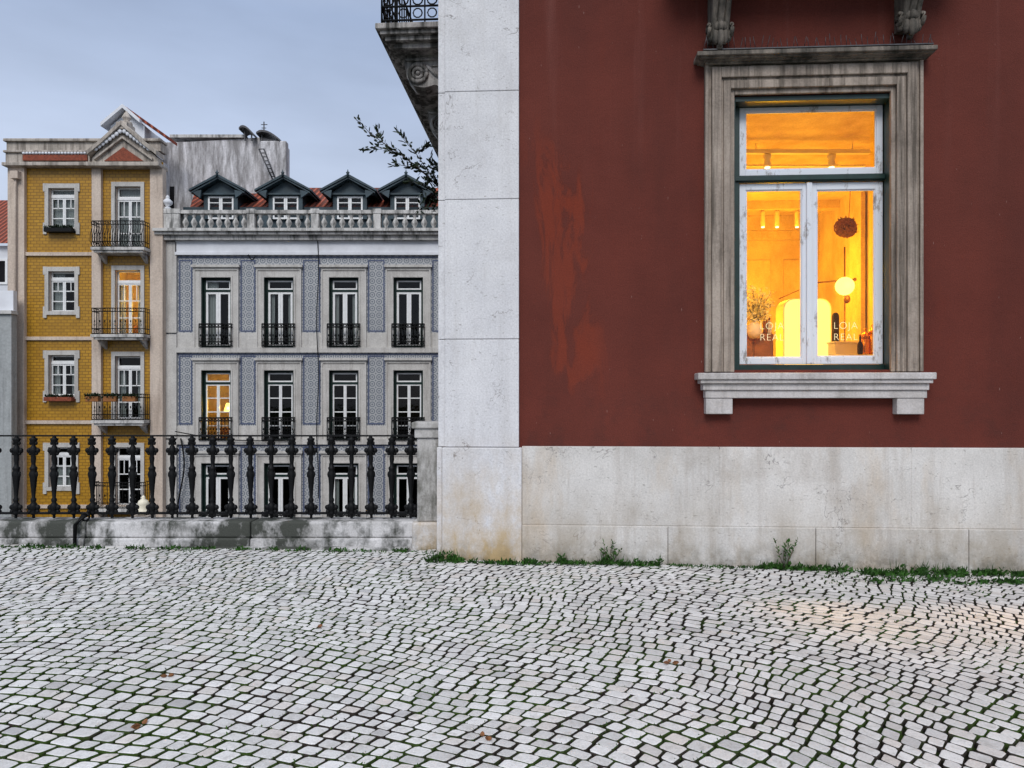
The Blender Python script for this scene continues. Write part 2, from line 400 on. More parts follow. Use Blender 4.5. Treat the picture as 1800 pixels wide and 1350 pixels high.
mk('cobblestone_pavement',mb,['cob','cobe'],kind='structure')
# moss / grass blades in the joints
mb=MB()
for (x,y,x1_,y1_,x2_,y2_,zz) in joints:
    if y<2.4: continue
    w=noise.noise(Vector((x*.9,y*.9,21)))+noise.noise(Vector((x*3,y*3,5)))*.5+ (.18 if x<-.3 else (.0 if x<1.5 else -.10))
    if w>.05 and R()<.7:
        for k in range(random.randint(3,7)):
            t=R()
            if R()<.5: px_,py_=x+(x1_-x)*t,y+(y1_-y)*t
            else: px_,py_=x+(x2_-x)*t,y+(y2_-y)*t
            px_+=ru(-.007,.001); py_+=ru(-.007,.001)
            mb.leaf((px_,py_,zz+.012),(ru(-.8,.8),ru(-.8,.8),ru(.7,1.4)),ru(.010,.022),ru(.005,.010))
mk('grass_in_joints',mb,['moss'],kind='stuff',label='short grass and moss between cobblestones',cat='grass')

# ---------------------------------------------------------------- red building (local coords)
RB=top('red_building','dark red stucco corner building with white stone corner strip and plinth','building',(CX,CY,0),-TH)
OFF[RB.name]=Vector((0,0,0))
def U(px,p=0,):
    cx=CX-p*ST; cy=CY-p*CT; s=(px-900)/F
    return (s*cy-cx)/(CT+s*ST)
def DU(px,p=0): return CY-p*CT-U(px,p)*ST
def ZU(py,px,p=0): return Z(py,DU(px,p))
def Lc(px,py,D):
    w=Vector((X(px,D)-CX,D-CY,0)); return Vector((w.x*CT-w.y*ST, w.x*ST+w.y*CT, Z(py,D)))
def Wd(u,v,z): return Vector((CX+u*CT+v*ST,CY-u*ST+v*CT,z))
wx0,wx1=U(1290),U(1571); WC=1430
wz0,wz1=ZU(650,WC),ZU(165,WC)
HT=11.0; UR=9.0
mb=MB()
mb.wall(.03,UR,-.3,HT,0,[(wx0,wx1,wz0,wz1)],.22)
mb.quad((0.03,0,-7),(0.03,0,HT),(0.03,12,HT),(0.03,12,-7)); mb.quad((UR,0,-7),(UR,12,-7),(UR,12,HT),(UR,0,HT))
mb.quad((.03,12,-7),(.03,12,HT),(UR,12,HT),(UR,12,-7)); mb.quad((.03,0,HT),(UR,0,HT),(UR,12,HT),(.03,12,HT))
mk('wall',mb,['red'],RB,local=True)
mb=MB(); js=[-400,-130,160,350,596,786]; gap=.0025
for i in range(len(js)-1):
    zt,zb=ZU(js[i],845,.05)-gap,ZU(js[i+1],845,.05)+gap
    mb.box(U(782,.05),U(912,.05),-.05,.3,zb,zt)
    mb.box(0,U(782,.05)-.002,-.025,.3,zb,zt)
mk('corner_pilaster',mb,['pil'],RB,local=True,bevel=.005)
mb=MB()
zt=ZU(787,845,.08)
mb.box(U(777,.08),U(917,.08),-.08,.3,-.2,zt); mb.box(-.01,U(777,.08)-.004,-.05,.3,-.2,zt)
mk('pilaster_base',mb,['pil'],RB,local=True,bevel=.008)
mb=MB(); xs=[917,1265,1602,1975,2300]
za,zb_=ZU(786,1300,.05),ZU(926,1300,.05)
for i in range(len(xs)-1):
    mb.box(U(xs[i],.05)+gap,min(U(xs[i+1],.05)-gap,UR),-.05,.1,zb_+gap,za)
xs=[917,1174,1434,1703,2010,2350]
for i in range(len(xs)-1):
    mb.box(U(xs[i],.062)+gap,min(U(xs[i+1],.062)-gap,UR),-.066,.1,-.3,zb_-gap)
mb.box(U(917),UR-.02,-.045,.1,-.3,za-.02)
mk('plinth',mb,['plinth'],RB,local=True,bevel=.006)

# window with surround
mb=MB()
mb.frame(U(1240,.06),U(1624,.06),wz0-.02,ZU(107,WC),.030,-.06,.02,bottom=False,wt=.03)
a,b_,t=U(1240,.06)+.030,U(1624,.06)-.030,ZU(107,WC)-.03
for w,p in ((.030,.038),(.085,.072),(.022,.045),(.066,.058)):
    mb.frame(a,b_,wz0-.02,t,w,-p,.02,bottom=False,wt=w*1.12); a+=w;b_-=w;t-=w*1.12
mb.frame(a,b_,wz0-.02,t,max(wx0-a,.008),-.025,.015,bottom=False,wt=max(t-wz1,.02))
WIN=mk('window',mb,['surr'],RB,local=True,bevel=.006,label='tall window in a moulded weathered stone surround')
mb=MB()
for pa,pb,y0,y1,p in ((1226,1649,84,92,.19),(1231,1644,92,97,.16),(1236,1634,97,102,.12),(1240,1628,102,108,.085)):
    mb.box(U(pa,p),U(pb,p),-p,.02,ZU(y1,WC,p)+.001,ZU(y0,WC,p))
mk('cornice',mb,['corn'],WIN,local=True,bevel=.007)
mb=MB()
for pa,pb,y0,y1,p in ((1227,1647,655,667,.17),(1232,1641,667,674,.15),(1236,1634,674,686,.12),(1240,1630,686,700,.10)):
    mb.box(U(pa,p),U(pb,p),-p,.17 if y0==655 else .02,ZU(y1,WC,p)+.001,ZU(y0,WC,p))
for pa,pb in ((1241,1288),(1577,1625)): mb.box(U(pa,.09),U(pb,.09),-.09,.02,ZU(728,WC,.09),ZU(700,WC,.09))
mk('sill',mb,['sill'],WIN,local=True,bevel=.007)
P_=-.17
def up(px): return U(px,P_)
def zp(py): return ZU(py,WC,P_)
mb=MB()
mb.box(wx0-.005,wx0+.018,.017,.26,wz0,wz1-.003); mb.box(wx1-.018,wx1+.005,.017,.26,wz0,wz1-.003); mb.box(wx0+.018,wx1-.018,.017,.26,wz1-.05,wz1-.004)
mb.box(wx0+.018,up(1299),.15,.27,wz0,wz1-.05); mb.box(up(1554),wx1-.018,.15,.27,wz0,wz1-.05)
mb.box(up(1299),up(1554),.15,.27,zp(183),wz1-.05)
mb.box(up(1299),up(1554),.145,.27,zp(320),zp(308))
mb.box(up(1299),up(1554),.15,.27,wz0,zp(641))
mb.box(wx0+.02,wx1-.02,.125,.15,zp(318),zp(311))
mk('casing',mb,['green'],WIN,local=True,bevel=.004)
def sash(name,a,b,y0,y1,w):
    m=MB(); m.frame(up(a),up(b),zp(y1),zp(y0),w,.172,.215)
    m.frame(up(a)+w,up(b)-w,zp(y1)+w,zp(y0)-w,.012,.182,.205)
    mk(name,m,['wpaint'],WIN,local=True,bevel=.004)
sash('sash',1300,1552,184,307,.055); sash('sash',1300,1421.5,321,640,.06); sash('sash',1423,1552,321,640,.068)
mb=MB(); mb.box(up(1417),up(1427),.150,.171,zp(640),zp(321)); mk('centre_strip',mb,['wpaint'],WIN,local=True,bevel=.006)
mb=MB()
for a,b,y0,y1 in ((1299,1553,184,307),(1299,1421,321,640),(1423,1553,321,640)):
    mb.quad((up(a)+.03,.195,zp(y1)+.03),(up(b)-.03,.195,zp(y1)+.03),(up(b)-.03,.195,zp(y0)-.03),(up(a)+.03,.195,zp(y0)-.03))
mk('pane',mb,['glass'],WIN,local=True)
def text(body,px,py,pw,parent):
    cu=bpy.data.curves.new('t','FONT'); cu.body=body; cu.size=1; cu.space_character=1.1; cu.offset=-.022
    o=bpy.data.objects.new('t',cu); col.objects.link(o); bpy.context.view_layer.update()
    me=bpy.data.meshes.new_from_object(o.evaluated_get(bpy.context.evaluated_depsgraph_get())); bpy.data.objects.remove(o)
    xs=[v.co.x for v in me.vertices]; w=max(xs)-min(xs); k=(up(px+pw)-up(px))/w
    for v in me.vertices:
        v.co=Vector((up(px)+(v.co.x-min(xs))*k,.190,zp(py)+v.co.y*k*1.0))
    me.materials.clear(); me.materials.append(M['letter'])
    ob=bpy.data.objects.new('lettering',me); col.objects.link(ob); ob.parent=parent; OFF[ob.name]=Vector((0,0,0))
for px in (1338,1468):
    text('LOJA',px,578,41,WIN); text('REAL',px,598,41,WIN)
mb=MB(); zc=ZU(84,WC,.12)
for i in range(44):
    u=U(1236,.12)+(U(1640,.12)-U(1236,.12))*i/43; 
    mb.tube([(u,-.12,zc-.005),(u+ru(-.03,.03),-.12-ru(-.05,.05),zc+ru(.08,.12))],.0028,4)
mb.box(U(1236,.12),U(1640,.12),-.135,-.105,zc,zc+.01)
mk('bird_spikes',mb,['metalp'],RB,local=True)
def corbel(ca,cb,ybot,dep=.5):
    m=MB(); ua,ub=U(ca,.2),U(cb,.2); uc=(ua+ub)/2; w=(ub-ua)/2; zb=ZU(ybot,WC,.2); ztp=ZU(-60,WC,.2)
    prof=[]
    N_=16
    for i in range(N_+1):
        t=i/N_; z=zb+.10+(ztp-zb-.10)*t; y=-(.13+.12*math.sin(t*math.pi*1.1-.3)*.3+dep*.75*t**2.2)
        prof.append((y,z))
    poly=[(0.02,zb+.10)]+prof+[(0.02,ztp)]
    m.prism(poly,ua+.03,ub-.03,'x',0,False)
    for k in (-1,0,1):
        m.tube([(uc+k*w*.5,y-.004,z) for y,z in prof],.028 if k else .036,6)
    for sx in (-1,1):
        m.ring((uc+sx*(w-.01),-.14,zb+.17),.05,.018,'x',10,6)
        m.ring((uc+sx*(w-.01),-.14,zb+.17),.018,.012,'x',8,6)
        m.ring((uc+sx*(w-.01),-.40,ztp-.10),.07,.02,'x',10,6)
    for k in (-2,-1,0,1,2):
        m.ell((uc+k*w*.36,-.12-.03*(2-abs(k)),zb+.085+abs(k)*.02),.034,.04,.06+.012*(2-abs(k)),8,6)
        m.ell((uc+k*w*.3,-.13-.03*(2-abs(k)),zb+.185+abs(k)*.01),.028,.035,.045,8,6)
    m.ell((uc,-.13,zb+.03),.03,.035,.04,8,6)
    mk('corbel',m,['corn'],RB,local=True)
corbel(1246,1290,76); corbel(1584,1628,66)
mb=MB(); zs=ZU(-60,WC,.2)
mb.box(U(1180,.3),U(1690,.3),-.52,.02,zs,zs+.10); mb.box(U(1170,.3),U(1700,.3),-.60,.02,zs+.102,zs+.2)
mk('upper_balcony',mb,['corn'],RB,local=True,bevel=.01)
# interior shell
mb=MB(); ia,ib=wx0-1.4,wx1+.35; zc=4.42; zf=.55; yb=4.8
mb.quad((ia,yb,zf),(ib+.6,yb,zf),(ib+.6,yb,zc),(ia,yb,zc)); mb.quad((ia,.3,zf),(ia,yb,zf),(ia,yb,zc),(ia,.3,zc))
mb.quad((ib+.6,.3,zf),(ib+.6,.3,zc),(ib+.6,yb,zc),(ib+.6,yb,zf)); mb.quad((ia,.3,zc),(ia,yb,zc),(ib+.6,yb,zc),(ib+.6,.3,zc))
mb.quad((ia,.3,zf),(ib+.6,.3,zf),(ib+.6,yb,zf),(ia,yb,zf))
mb.box(ia,wx0-.01,.28,.34,zf,zc); mb.box(wx1+.01,ib+.6,.28,.34,zf,zc); mb.box(wx0-.01,wx1+.01,.28,.34,wz1+.01,zc); mb.box(wx0-.01,wx1+.01,.28,.34,zf,wz0-.02)
mb.box(ia,ib+.6,yb-.12,yb,zc-.22,zc); mb.box(ia,ib+.6,yb-.06,yb,zc-.36,zc-.22)
pq=Lc(1512,500,9.6); mb.box(pq.x,pq.x+.06,pq.y-.02,pq.y+.35,zf,zc-.01); mb.box(pq.x+.10,pq.x+.5,pq.y,pq.y+.35,zf,zc-.01)
for yy in (2.6,3.8): mb.box(ia,ib+.6,yy,yy+.16,zc-.12,zc)
for k in range(4): mb.box(ia+.3+k*1.0,ia+1.1+k*1.0,yb-.03,yb,2.35,3.75); 
mk('room_interior',mb,['inwall'],RB,local=True,label='warm cream plastered room seen through the window',bevel=.006)

# side balcony (local x<0)
by0,by1=1.0,7.2
def bx(px,py,y):
    s_=(px-900)/F; cx=CX+y*ST; cy=CY+y*CT
    return (s_*cy-cx)/(CT+s_*ST)
def bz_(py,y): return Z(py,CY+y*CT)
mb=MB()
xo=bx(659,40,by0); zt=bz_(36,by0)
mb.box(xo,.02,by0,by1,bz_(46,by0),zt); mb.box(xo+.045,.02,by0+.04,by1,bz_(53,by0),bz_(46,by0)-.001); mb.box(xo+.09,.02,by0+.09,by1,bz_(61,by0),bz_(53,by0)-.001)
mb.box(xo+.18,.02,by0+.16,by1,bz_(70,by0),bz_(61,by0)-.001)
BAL=mk('balcony',mb,['balc'],RB,local=True,bevel=.008,label='side balcony with soot-stained stone slab and scroll brackets')
for yy in (1.35,2.9,4.45,6.0):
    m=MB(); z0=bz_(70,by0); xw=xo+.26
    poly=[(0.02,z0),(xw,z0),(xw-.01,z0-.08)]
    poly+= [(xw+.02,z0-.24),(xw+.10,z0-.34),(xw+.22,z0-.36),(xw+.34,z0-.33),(xw+.42,z0-.36),(xw+.5,z0-.44),(0.02,z0-.50)]
    m.prism(poly,yy,yy+.24,'y')
    for yv in (yy-.014,yy+.254):
        m.ring((xw+.15,yv,z0-.20),.10,.024,'y',16,6); m.ring((xw+.15,yv,z0-.20),.055,.02,'y',12,6); m.ell((xw+.15,yv,z0-.20),.024,.024,.024,8,6)
        m.tube([(xw+.25,yv,z0-.12),(xw+.35,yv,z0-.22),(xw+.5,yv,z0-.30)],.018,6)
        m.tube([(xw+.01,yv,z0-.05),(xw+.3,yv,z0-.05),(0,yv,z0-.05)],.016,6)
        m.tube([(xw+.3,yv,z0-.12),(xw+.5,yv,z0-.12),(xw+.5,yv,z0-.22),(xw+.4,yv,z0-.17)],.010,6)
    mk('bracket',m,['balc'],BAL,local=True)
m=MB(); zr=zt
for (xa,ya,xb_,yb_) in ((xo+.06,by0+.06,0,by0+.06),(xo+.06,by0+.06,xo+.06,by1-.05)):
    L=math.hypot(xb_-xa,yb_-ya); n=max(3,int(L/.135)); ax='y' if ya==yb_ else 'x'
    for h in (.05,.20,.92): m.tube([(xa,ya,zr+h),(xb_,yb_,zr+h)],.012,5)
    for i in range(n+1):
        x=xa+(xb_-xa)*i/n; y=ya+(yb_-ya)*i/n; m.tube([(x,y,zr),(x,y,zr+.92)],.009,5)
        if i<n:
            x2=xa+(xb_-xa)*(i+.5)/n; y2=ya+(yb_-ya)*(i+.5)/n
            m.ring((x2,y2,zr+.125),.05,.008,ax,10,4); m.ring((x2,y2,zr+.27),.055,.009,ax,10,4); m.ring((x2,y2,zr+.4),.055,.008,ax,8,4,a0=.5,a1=4.2)
            m.ell((x2,y2,zr+.335),.02,.02,.02,6,5)
mk('railing',m,['iron'],BAL,local=True)

# ---------------------------------------------------------------- interior things (world coords)
def it(name,label,cat,loc): return top(name,label,cat,loc)
D=9.0; xa,xb_=X(1380,D),X(1461,D); zt=Z(526,D); zb=Z(650,D)
mb=MB(); rad=.12; poly=[(xa,zb),(xb_,zb)]
for i in range(7):
    a=math.pi/2*i/6; poly.append((xb_-rad+rad*math.cos(a),zt-rad+rad*math.sin(a)))
for i in range(7):
    a=math.pi/2+math.pi/2*i/6; poly.append((xa+rad+rad*math.cos(a),zt-rad+rad*math.sin(a)))
T1=it('illuminated_cabinet','glowing cream cabinet with rounded top corners inside the room','cabinet',((xa+xb_)/2,D,.55))
mb.prism(poly,D,D+.3); mk('glowing_body',mb,['panel'],T1,bevel=.02)
mb=MB(); poly2=[(x+(-.012 if x<(xa+xb_)/2 else .012),z+.0) for x,z in poly]; poly2=[(x,z+(.012 if z>zt-rad else 0)) for x,z in poly2]
mb.prism(poly2,D+.02,D+.28); mk('shell',mb,['cream'],T1)
mb=MB(); mb.box(xa-.05,xb_+.05,D-.02,D+.35,.56,zb-.002); mk('base',mb,['wood'],T1)
D=8.9; gc=Vector((X(1485,D),D,Z(503,D))); T2=it('globe_lamp','round glass globe lamp on a jointed metal arm','lamp',(gc.x,gc.y,.55))
mb=MB(); mb.ell(gc,.11,.11,.11,16,12); mk('globe',mb,['globe'],T2)
mb=MB(); xr=X(1494,D)
mb.tube([(xr,D+.14,.56),(xr,D+.14,Z(430,D))],.010,6); mb.tube([(X(1440,D),D+.14,Z(494,D)),(X(1512,D),D+.14,Z(488,D))],.010,6)
mb.ell((X(1442,D),D+.14,Z(494,D)),.022,.022,.022); mb.ell((X(1512,D),D+.14,Z(488,D)),.022,.022,.022); mb.ell((X(1492,D),D+.05,Z(525,D)),.04,.04,.05)
mb.tube([(X(1442,D),D+.14,Z(494,D)),(X(1378,D),D+.18,Z(522,D))],.006,6)
mb.lathe(xr,D+.14,[(.15,.0),(.15,.02),(.02,.03)],14,z0=.555)
mk('arm',mb,['brass'],T2)
D=9.4; T3=it('woven_basket','brown woven straw basket hanging on a cord','basket',(X(1487,D),D,Z(400,D)))
mb=MB(); bc=Vector((X(1487,D),D,Z(400,D)))
for k in range(7):
    r_=.020+.019*k
    mb.tube([(bc.x+r_*math.cos(t*.42)*1.05,bc.y-.07+.014*k+ru(-.008,.008),bc.z+r_*math.sin(t*.42)*(.92+.05*math.sin(t))) for t in range(16)],.011,6)
mb.ell(bc,.135,.04,.122,16,8)
for k in range(26):
    a=ru(0,6.28); mb.leaf(bc+Vector((.12*math.cos(a),-.02,.11*math.sin(a))),(math.cos(a),ru(-.4,.2),math.sin(a)),ru(.02,.05),.02)
mk('disc',mb,['wicker'],T3)
mb=MB(); mb.tube([(X(1492,D),D,Z(384,D)),(X(1496,D),D,4.4)],.005,5); mk('cord',mb,['brass'],T3)
D=8.4; T4=it('dried_flower_vase','vase of pale dried flowers','plant',(X(1330,D),D,Z(575,D)))
mb=MB(); mb.lathe(X(1326,D),D,[(.05,-.02),(.09,.04),(.08,.12),(.04,.17),(.05,.19)],14,z0=Z(592,D)); mk('vase',mb,['cream'],T4)
mb=MB()
for k in range(30):
    b0=Vector((X(1326,D),D,Z(572,D))); e=b0+Vector((ru(-.2,.2),ru(-.15,.15),ru(.08,.43))); mb.tube([b0,(b0+e)/2+Vector((0,0,.03)),e],.003,4,1)
    for j in range(34):
        t=ru(.4,1.05); q=b0+(e-b0)*t+Vector((ru(-.04,.04),ru(-.04,.04),ru(-.03,.03))); mb.leaf(q,(ru(-1,1),ru(-1,1),ru(-.5,1)),ru(.02,.045),ru(.015,.028))
mk('flowers',mb,['pleaf','dry'],T4)
D=8.6; T5=it('wooden_cabinet','low warm wood cabinet below the dried flowers','cabinet',(X(1325,D),D,.55))
mb=MB(); mb.box(X(1280,D),X(1352,D),D-.15,D+.25,.66,Z(588,D)); 
for xx in (1284,1346): mb.box(X(xx,D),X(xx+4,D),D-.13,D-.1,.55,.66)
mk('carcass',mb,['wood'],T5,bevel=.01)
for xx in (1284,1318):
    mb=MB(); mb.box(X(xx,D),X(xx+31,D),D-.166,D-.152,.70,Z(592,D)); mk('door',mb,['wood'],T5,bevel=.004)
D=8.7; T6=it('shop_counter','pale counter beside the window','counter',(X(1500,D),D,.55))
mb=MB(); mb.box(X(1466,D),X(1560,D),D-.1,D+.4,.56,Z(628,D)); mb.box(X(1464,D),X(1562,D),D-.13,D+.42,Z(628,D)+.001,Z(624,D)); mk('body',mb,['cream'],T6,bevel=.008)
T7=it('display_box','small pale box standing on the counter','box',(X(1488,D),D,Z(624,D)))
mb=MB(); mb.box(X(1468,D),X(1508,D),D,D+.2,Z(624,D)+.002,Z(603,D)); mk('body',mb,['cream'],T7,bevel=.006)
mb=MB(); mb.box(X(1466,D),X(1510,D),D-.01,D+.21,Z(603,D)+.001,Z(600,D)); mk('lid',mb,['cream'],T7,bevel=.003)
for xx,kk in ((1519,1.2),(1532,1.5)):
    T8=top('copper_canister','polished copper canister with domed lid','canister',(X(xx,D),D,Z(624,D)),group='copper canisters on the counter')
    mb=MB(); mb.lathe(X(xx,D),D-.02,[(.045,.002),(.05,.02),(.05,.15*kk),(.045,.16*kk)],14,z0=Z(624,D)); mk('body',mb,['copper'],T8)
    mb=MB(); mb.lathe(X(xx,D),D-.02,[(.05,.161*kk),(.045,.16*kk+.04),(.02,.16*kk+.07),(.008,.16*kk+.08),(.015,.16*kk+.105),(.005,.16*kk+.12)],14,z0=Z(624,D)); mk('lid',mb,['copper'],T8)
for xx,hh,mt in ((1296,.20,'copper'),(1345,.26,'brass'),(1352,.16,'cream'),(1512,.2,'blackc')):
    Dx=8.55; T8=top('bottle','small glazed bottle standing in the room','bottle',(X(xx,Dx),Dx,Z(588,8.6)),group='bottles in the room')
    zz=Z(588,8.6) if xx<1400 else Z(624,8.7)
    mb=MB(); mb.lathe(X(xx,Dx),Dx,[(.025,.002),(.032,.02),(.032,hh*.55),(.012,hh*.75),(.012,hh)],12,z0=zz); mk('glass_body',mb,[mt],T8)
    mb=MB(); mb.lathe(X(xx,Dx),Dx,[(.014,hh+.001),(.016,hh+.01),(.014,hh+.03)],10,z0=zz); mk('stopper',mb,['wood'],T8)
D=10.0; T9=it('chair','dark round-backed chair beside the counter','chair',(X(1470,D),D,.55))
mb=MB(); poly=[(X(1465,D),1.1)]+[(X(1470,D)-.045*math.cos(math.pi*i/10),Z(558,D)+.07*math.sin(math.pi*i/10)) for i in range(11)]+[(X(1475,D),1.1)]
mb.prism(poly,D,D+.05); mk('backrest',mb,['blackc'],T9,bevel=.01)
mb=MB(); mb.box(X(1460,D),X(1496,D),D-.4,D+.05,1.0,1.08)
mk('seat',mb,['blackc'],T9,bevel=.01)
for dx in (1462,1492):
    for dy in (-.37,.02):
        mb=MB(); mb.box(X(dx,D),X(dx,D)+.03,D+dy,D+dy+.03,.555,.999); mk('leg',mb,['blackc'],T9)
T10=it('ceiling_light_track','white ceiling light track with spot heads','lamp',Wd(2.9,1.0,4.0)); 
D=8.1; mb=MB()
mb.box(X(1305,D),X(1530,D),D,D+.05,Z(269,D),Z(262,D)); mb.box(X(1290,D),X(1560,D),D+.9,D+.95,Z(254,D+.9),Z(250,D+.9)); mb.box(X(1290,D),X(1560,D),D+.5,D+.54,Z(292,D+.5),Z(289,D+.5))
for xx in (1330,1500): mb.tube([(X(xx,D),D+.02,Z(268,D)),(X(xx,D),D+.02,4.4)],.006,5)
mk('rail',mb,['cream'],T10)
for xx in (1350,1463):
    mb=MB(); mb.lathe(X(xx,D),D+.02,[(.045,-.14),(.048,-.13),(.03,-.06),(.045,-.04),(.045,-.01),(.02,0.)],12,z0=Z(270,D)); mk('spot_head',mb,['cream'],T10)
    mb=MB(); mb.lathe(X(xx,D),D+.02,[(.03,-.152),(.03,-.142)],12,z0=Z(270,D)); mk('bulb',mb,['spot'],T10)
D=10.6
for xx in (1341,1366,1401,1488):
    T11=top('pendant_spot','small cylindrical ceiling spot lamp','lamp',(X(xx,D),D,4.3),group='ceiling spots in the room')
    mb=MB(); mb.lathe(X(xx,D),D,[(.03,-.22),(.033,-.2),(.033,-.02),(.02,.0)],12,z0=4.28); mb.tube([(X(xx,D),D,4.27),(X(xx,D),D,4.42)],.008,5); mk('body',mb,['cream'],T11)
    mb=MB(); mb.lathe(X(xx,D),D,[(.024,-.235),(.024,-.222)],12,z0=4.28); mk('bulb',mb,['spot'],T11)
def light(name,typ,loc,en,colr,size=.1,rot=None,**k):
    l=bpy.data.lights.new(name,typ); l.energy=en; l.color=colr
    if typ in('POINT','SPOT'): l.shadow_soft_size=size
    if typ=='SPOT': l.spot_size=k.get('ss',1.2); l.spot_blend=.9
    o=bpy.data.objects.new(name,l); col.objects.link(o); o.location=loc
    if rot: o.rotation_euler=rot
    return o
WARM=(1,.485,.018)
light('room_light','POINT',Wd(wx0+.2,2.9,2.3),120,WARM,.25)
light('room_light','POINT',Wd(wx1-.1,3.2,3.2),85,WARM,.2)
light('room_light','POINT',gc+Vector((0,-.2,0)),16,WARM,.12)
light('room_light','POINT',Wd(wx0+.35,.75,2.9),16,WARM,.1)  # fill light added to brighten the dried flowers; no lamp stands here
sp_=Wd((wx0+wx1)/2-.1,1.35,4.2); o=light('window_spot_lamp','SPOT',sp_,850,(1,.58,.18),.28,ss=.58)
tgt=Vector((X(1560,5.8),5.8,0)); o.rotation_euler=(tgt-sp_).to_track_quat('-Z','Y').to_euler()

# ---------------------------------------------------------------- parapet, railing, pier
PD=7.42
PW=top('parapet_wall','low weathered stone parapet with lichen and soot stains','wall',(-3.5,PD,0))
mb=MB(); xs=[-420,-150,150,440,728]
for i in range(4):
    xa,xb_=X(xs[i],PD)+.004,X(xs[i+1],PD)-.004
    mb.box(xa,xb_,PD,PD+.30,.2,Z(917,PD))
    mb.box(xa+.0,xb_,PD-.03,PD+.30,-.1,.198)
mk('coping',mb,['parapet'],PW,bevel=.018)
mb=MB(); mb.box(X(-420,PD),X(722,PD),PD-.13,PD-.032,-.1,.125); mk('kerb',mb,['parapet'],PW,bevel=.02)
mb=MB(); mb.box(X(-420,PD),X(728,PD),PD+.02,PD+.28,-7,-.102); mk('retaining_wall',mb,['greyr'],PW)
PI=top('stone_pier','lichen-covered stone pier at the end of the railing','pier',(X(751,PD),PD,0.05))
mb=MB(); mb.box(X(733,PD),X(775,PD),PD,PD+.34,Z(917,PD),Z(770,PD)); mk('shaft',mb,['pier'],PI,bevel=.015)
mb=MB(); mb.box(X(724,PD),X(780,PD),PD-.05,PD+.39,Z(753,PD),Z(742,PD)); mb.box(X(729,PD),X(778,PD),PD-.025,PD+.365,Z(770,PD)+.001,Z(753,PD)-.001); mk('cap',mb,['pier'],PI,bevel=.012)
mb=MB(); mb.box(X(725,PD),X(778,PD),PD-.05,PD+.38,-.05,Z(917,PD)-.002); mk('base',mb,['pil'],PI,bevel=.02)
RD=PD+.14
RL=top('iron_railing','black cast iron railing with ornate balusters on a stone parapet','railing',(-3.0,RD,Z(911,RD)))
zb=Z(909,RD); zt=Z(766,RD); H=zt-zb
mb=MB(); q=H/.82
prof=[(.010,-.01),(.014,.0),(.012,.02),(.026,.03),(.030,.045),(.022,.06),(.030,.075),(.038,.10),(.034,.13),(.018,.15),(.026,.165),(.026,.18),(.016,.20),(.020,.26),(.028,.34),(.034,.41),(.036,.45),(.028,.47),(.034,.485),(.034,.50),(.020,.515),(.018,.54),(.024,.59),(.020,.62),(.026,.635),(.034,.66),(.036,.685),(.024,.71),(.016,.725),(.022,.745),(.034,.775),(.040,.79),(.020,.80),(.012,.82)]
mb.lathe(0,0,[(r*1.0+.001,h*q) for r,h in prof],10)
for sx in (-1,1):
    for h in (.055,.10): mb.ell((sx*.040,0,h*q),.022 if h<.08 else .030,.022,.028,8,6)
    mb.ell((sx*.045,0,.672*q),.024,.022,.028,8,6)
    mb.ell((sx*.032,0,.64*q),.016,.017,.018,8,6); mb.ell((sx*.032,0,.43*q),.012,.018,.032,8,6); mb.ell((sx*.028,0,.745*q),.014,.016,.02,8,6)
first=None
bxs=[-148,-113,-78,-43,-8,28,59,95,130,163,197,233,268,303,338,373,406,441,477,512,547,583,618,653,688,722]
for bp in bxs:
    if first is None:
        first=mk('baluster',mb,['iron'],RL,local=True); ob=first
    else:
        ob=first.copy(); col.objects.link(ob); ob.parent=RL
    ob.location=(X(bp,RD)+3.0,0,zb-Z(911,RD)); ob.rotation_euler=(0,ru(-.012,.012),0)
mb=MB(); mb.box(X(-180,RD),X(733,RD),RD-.014,RD+.014,zt-.008,zt+.008); mk('top_rail',mb,['iron'],RL)
mb=MB(); mb.box(X(-180,RD),X(733,RD),RD-.014,RD+.014,zb+.030,zb+.052); mk('bottom_rail',mb,['iron'],RL)
mb=MB(); xq=X(160,RD)
mb.tube([(xq,RD,zb+.05),(xq-.02,RD-.12,zb+.02),(xq-.05,RD-.19,zb-.05),(xq-.05,RD-.2,zb-.28)],[.02,.024,.022,.018],6)
mb.ring((xq+.0,RD-.1,zb+.02),.04,.012,'y',10,5)
mk('stay',mb,['iron'],RL)

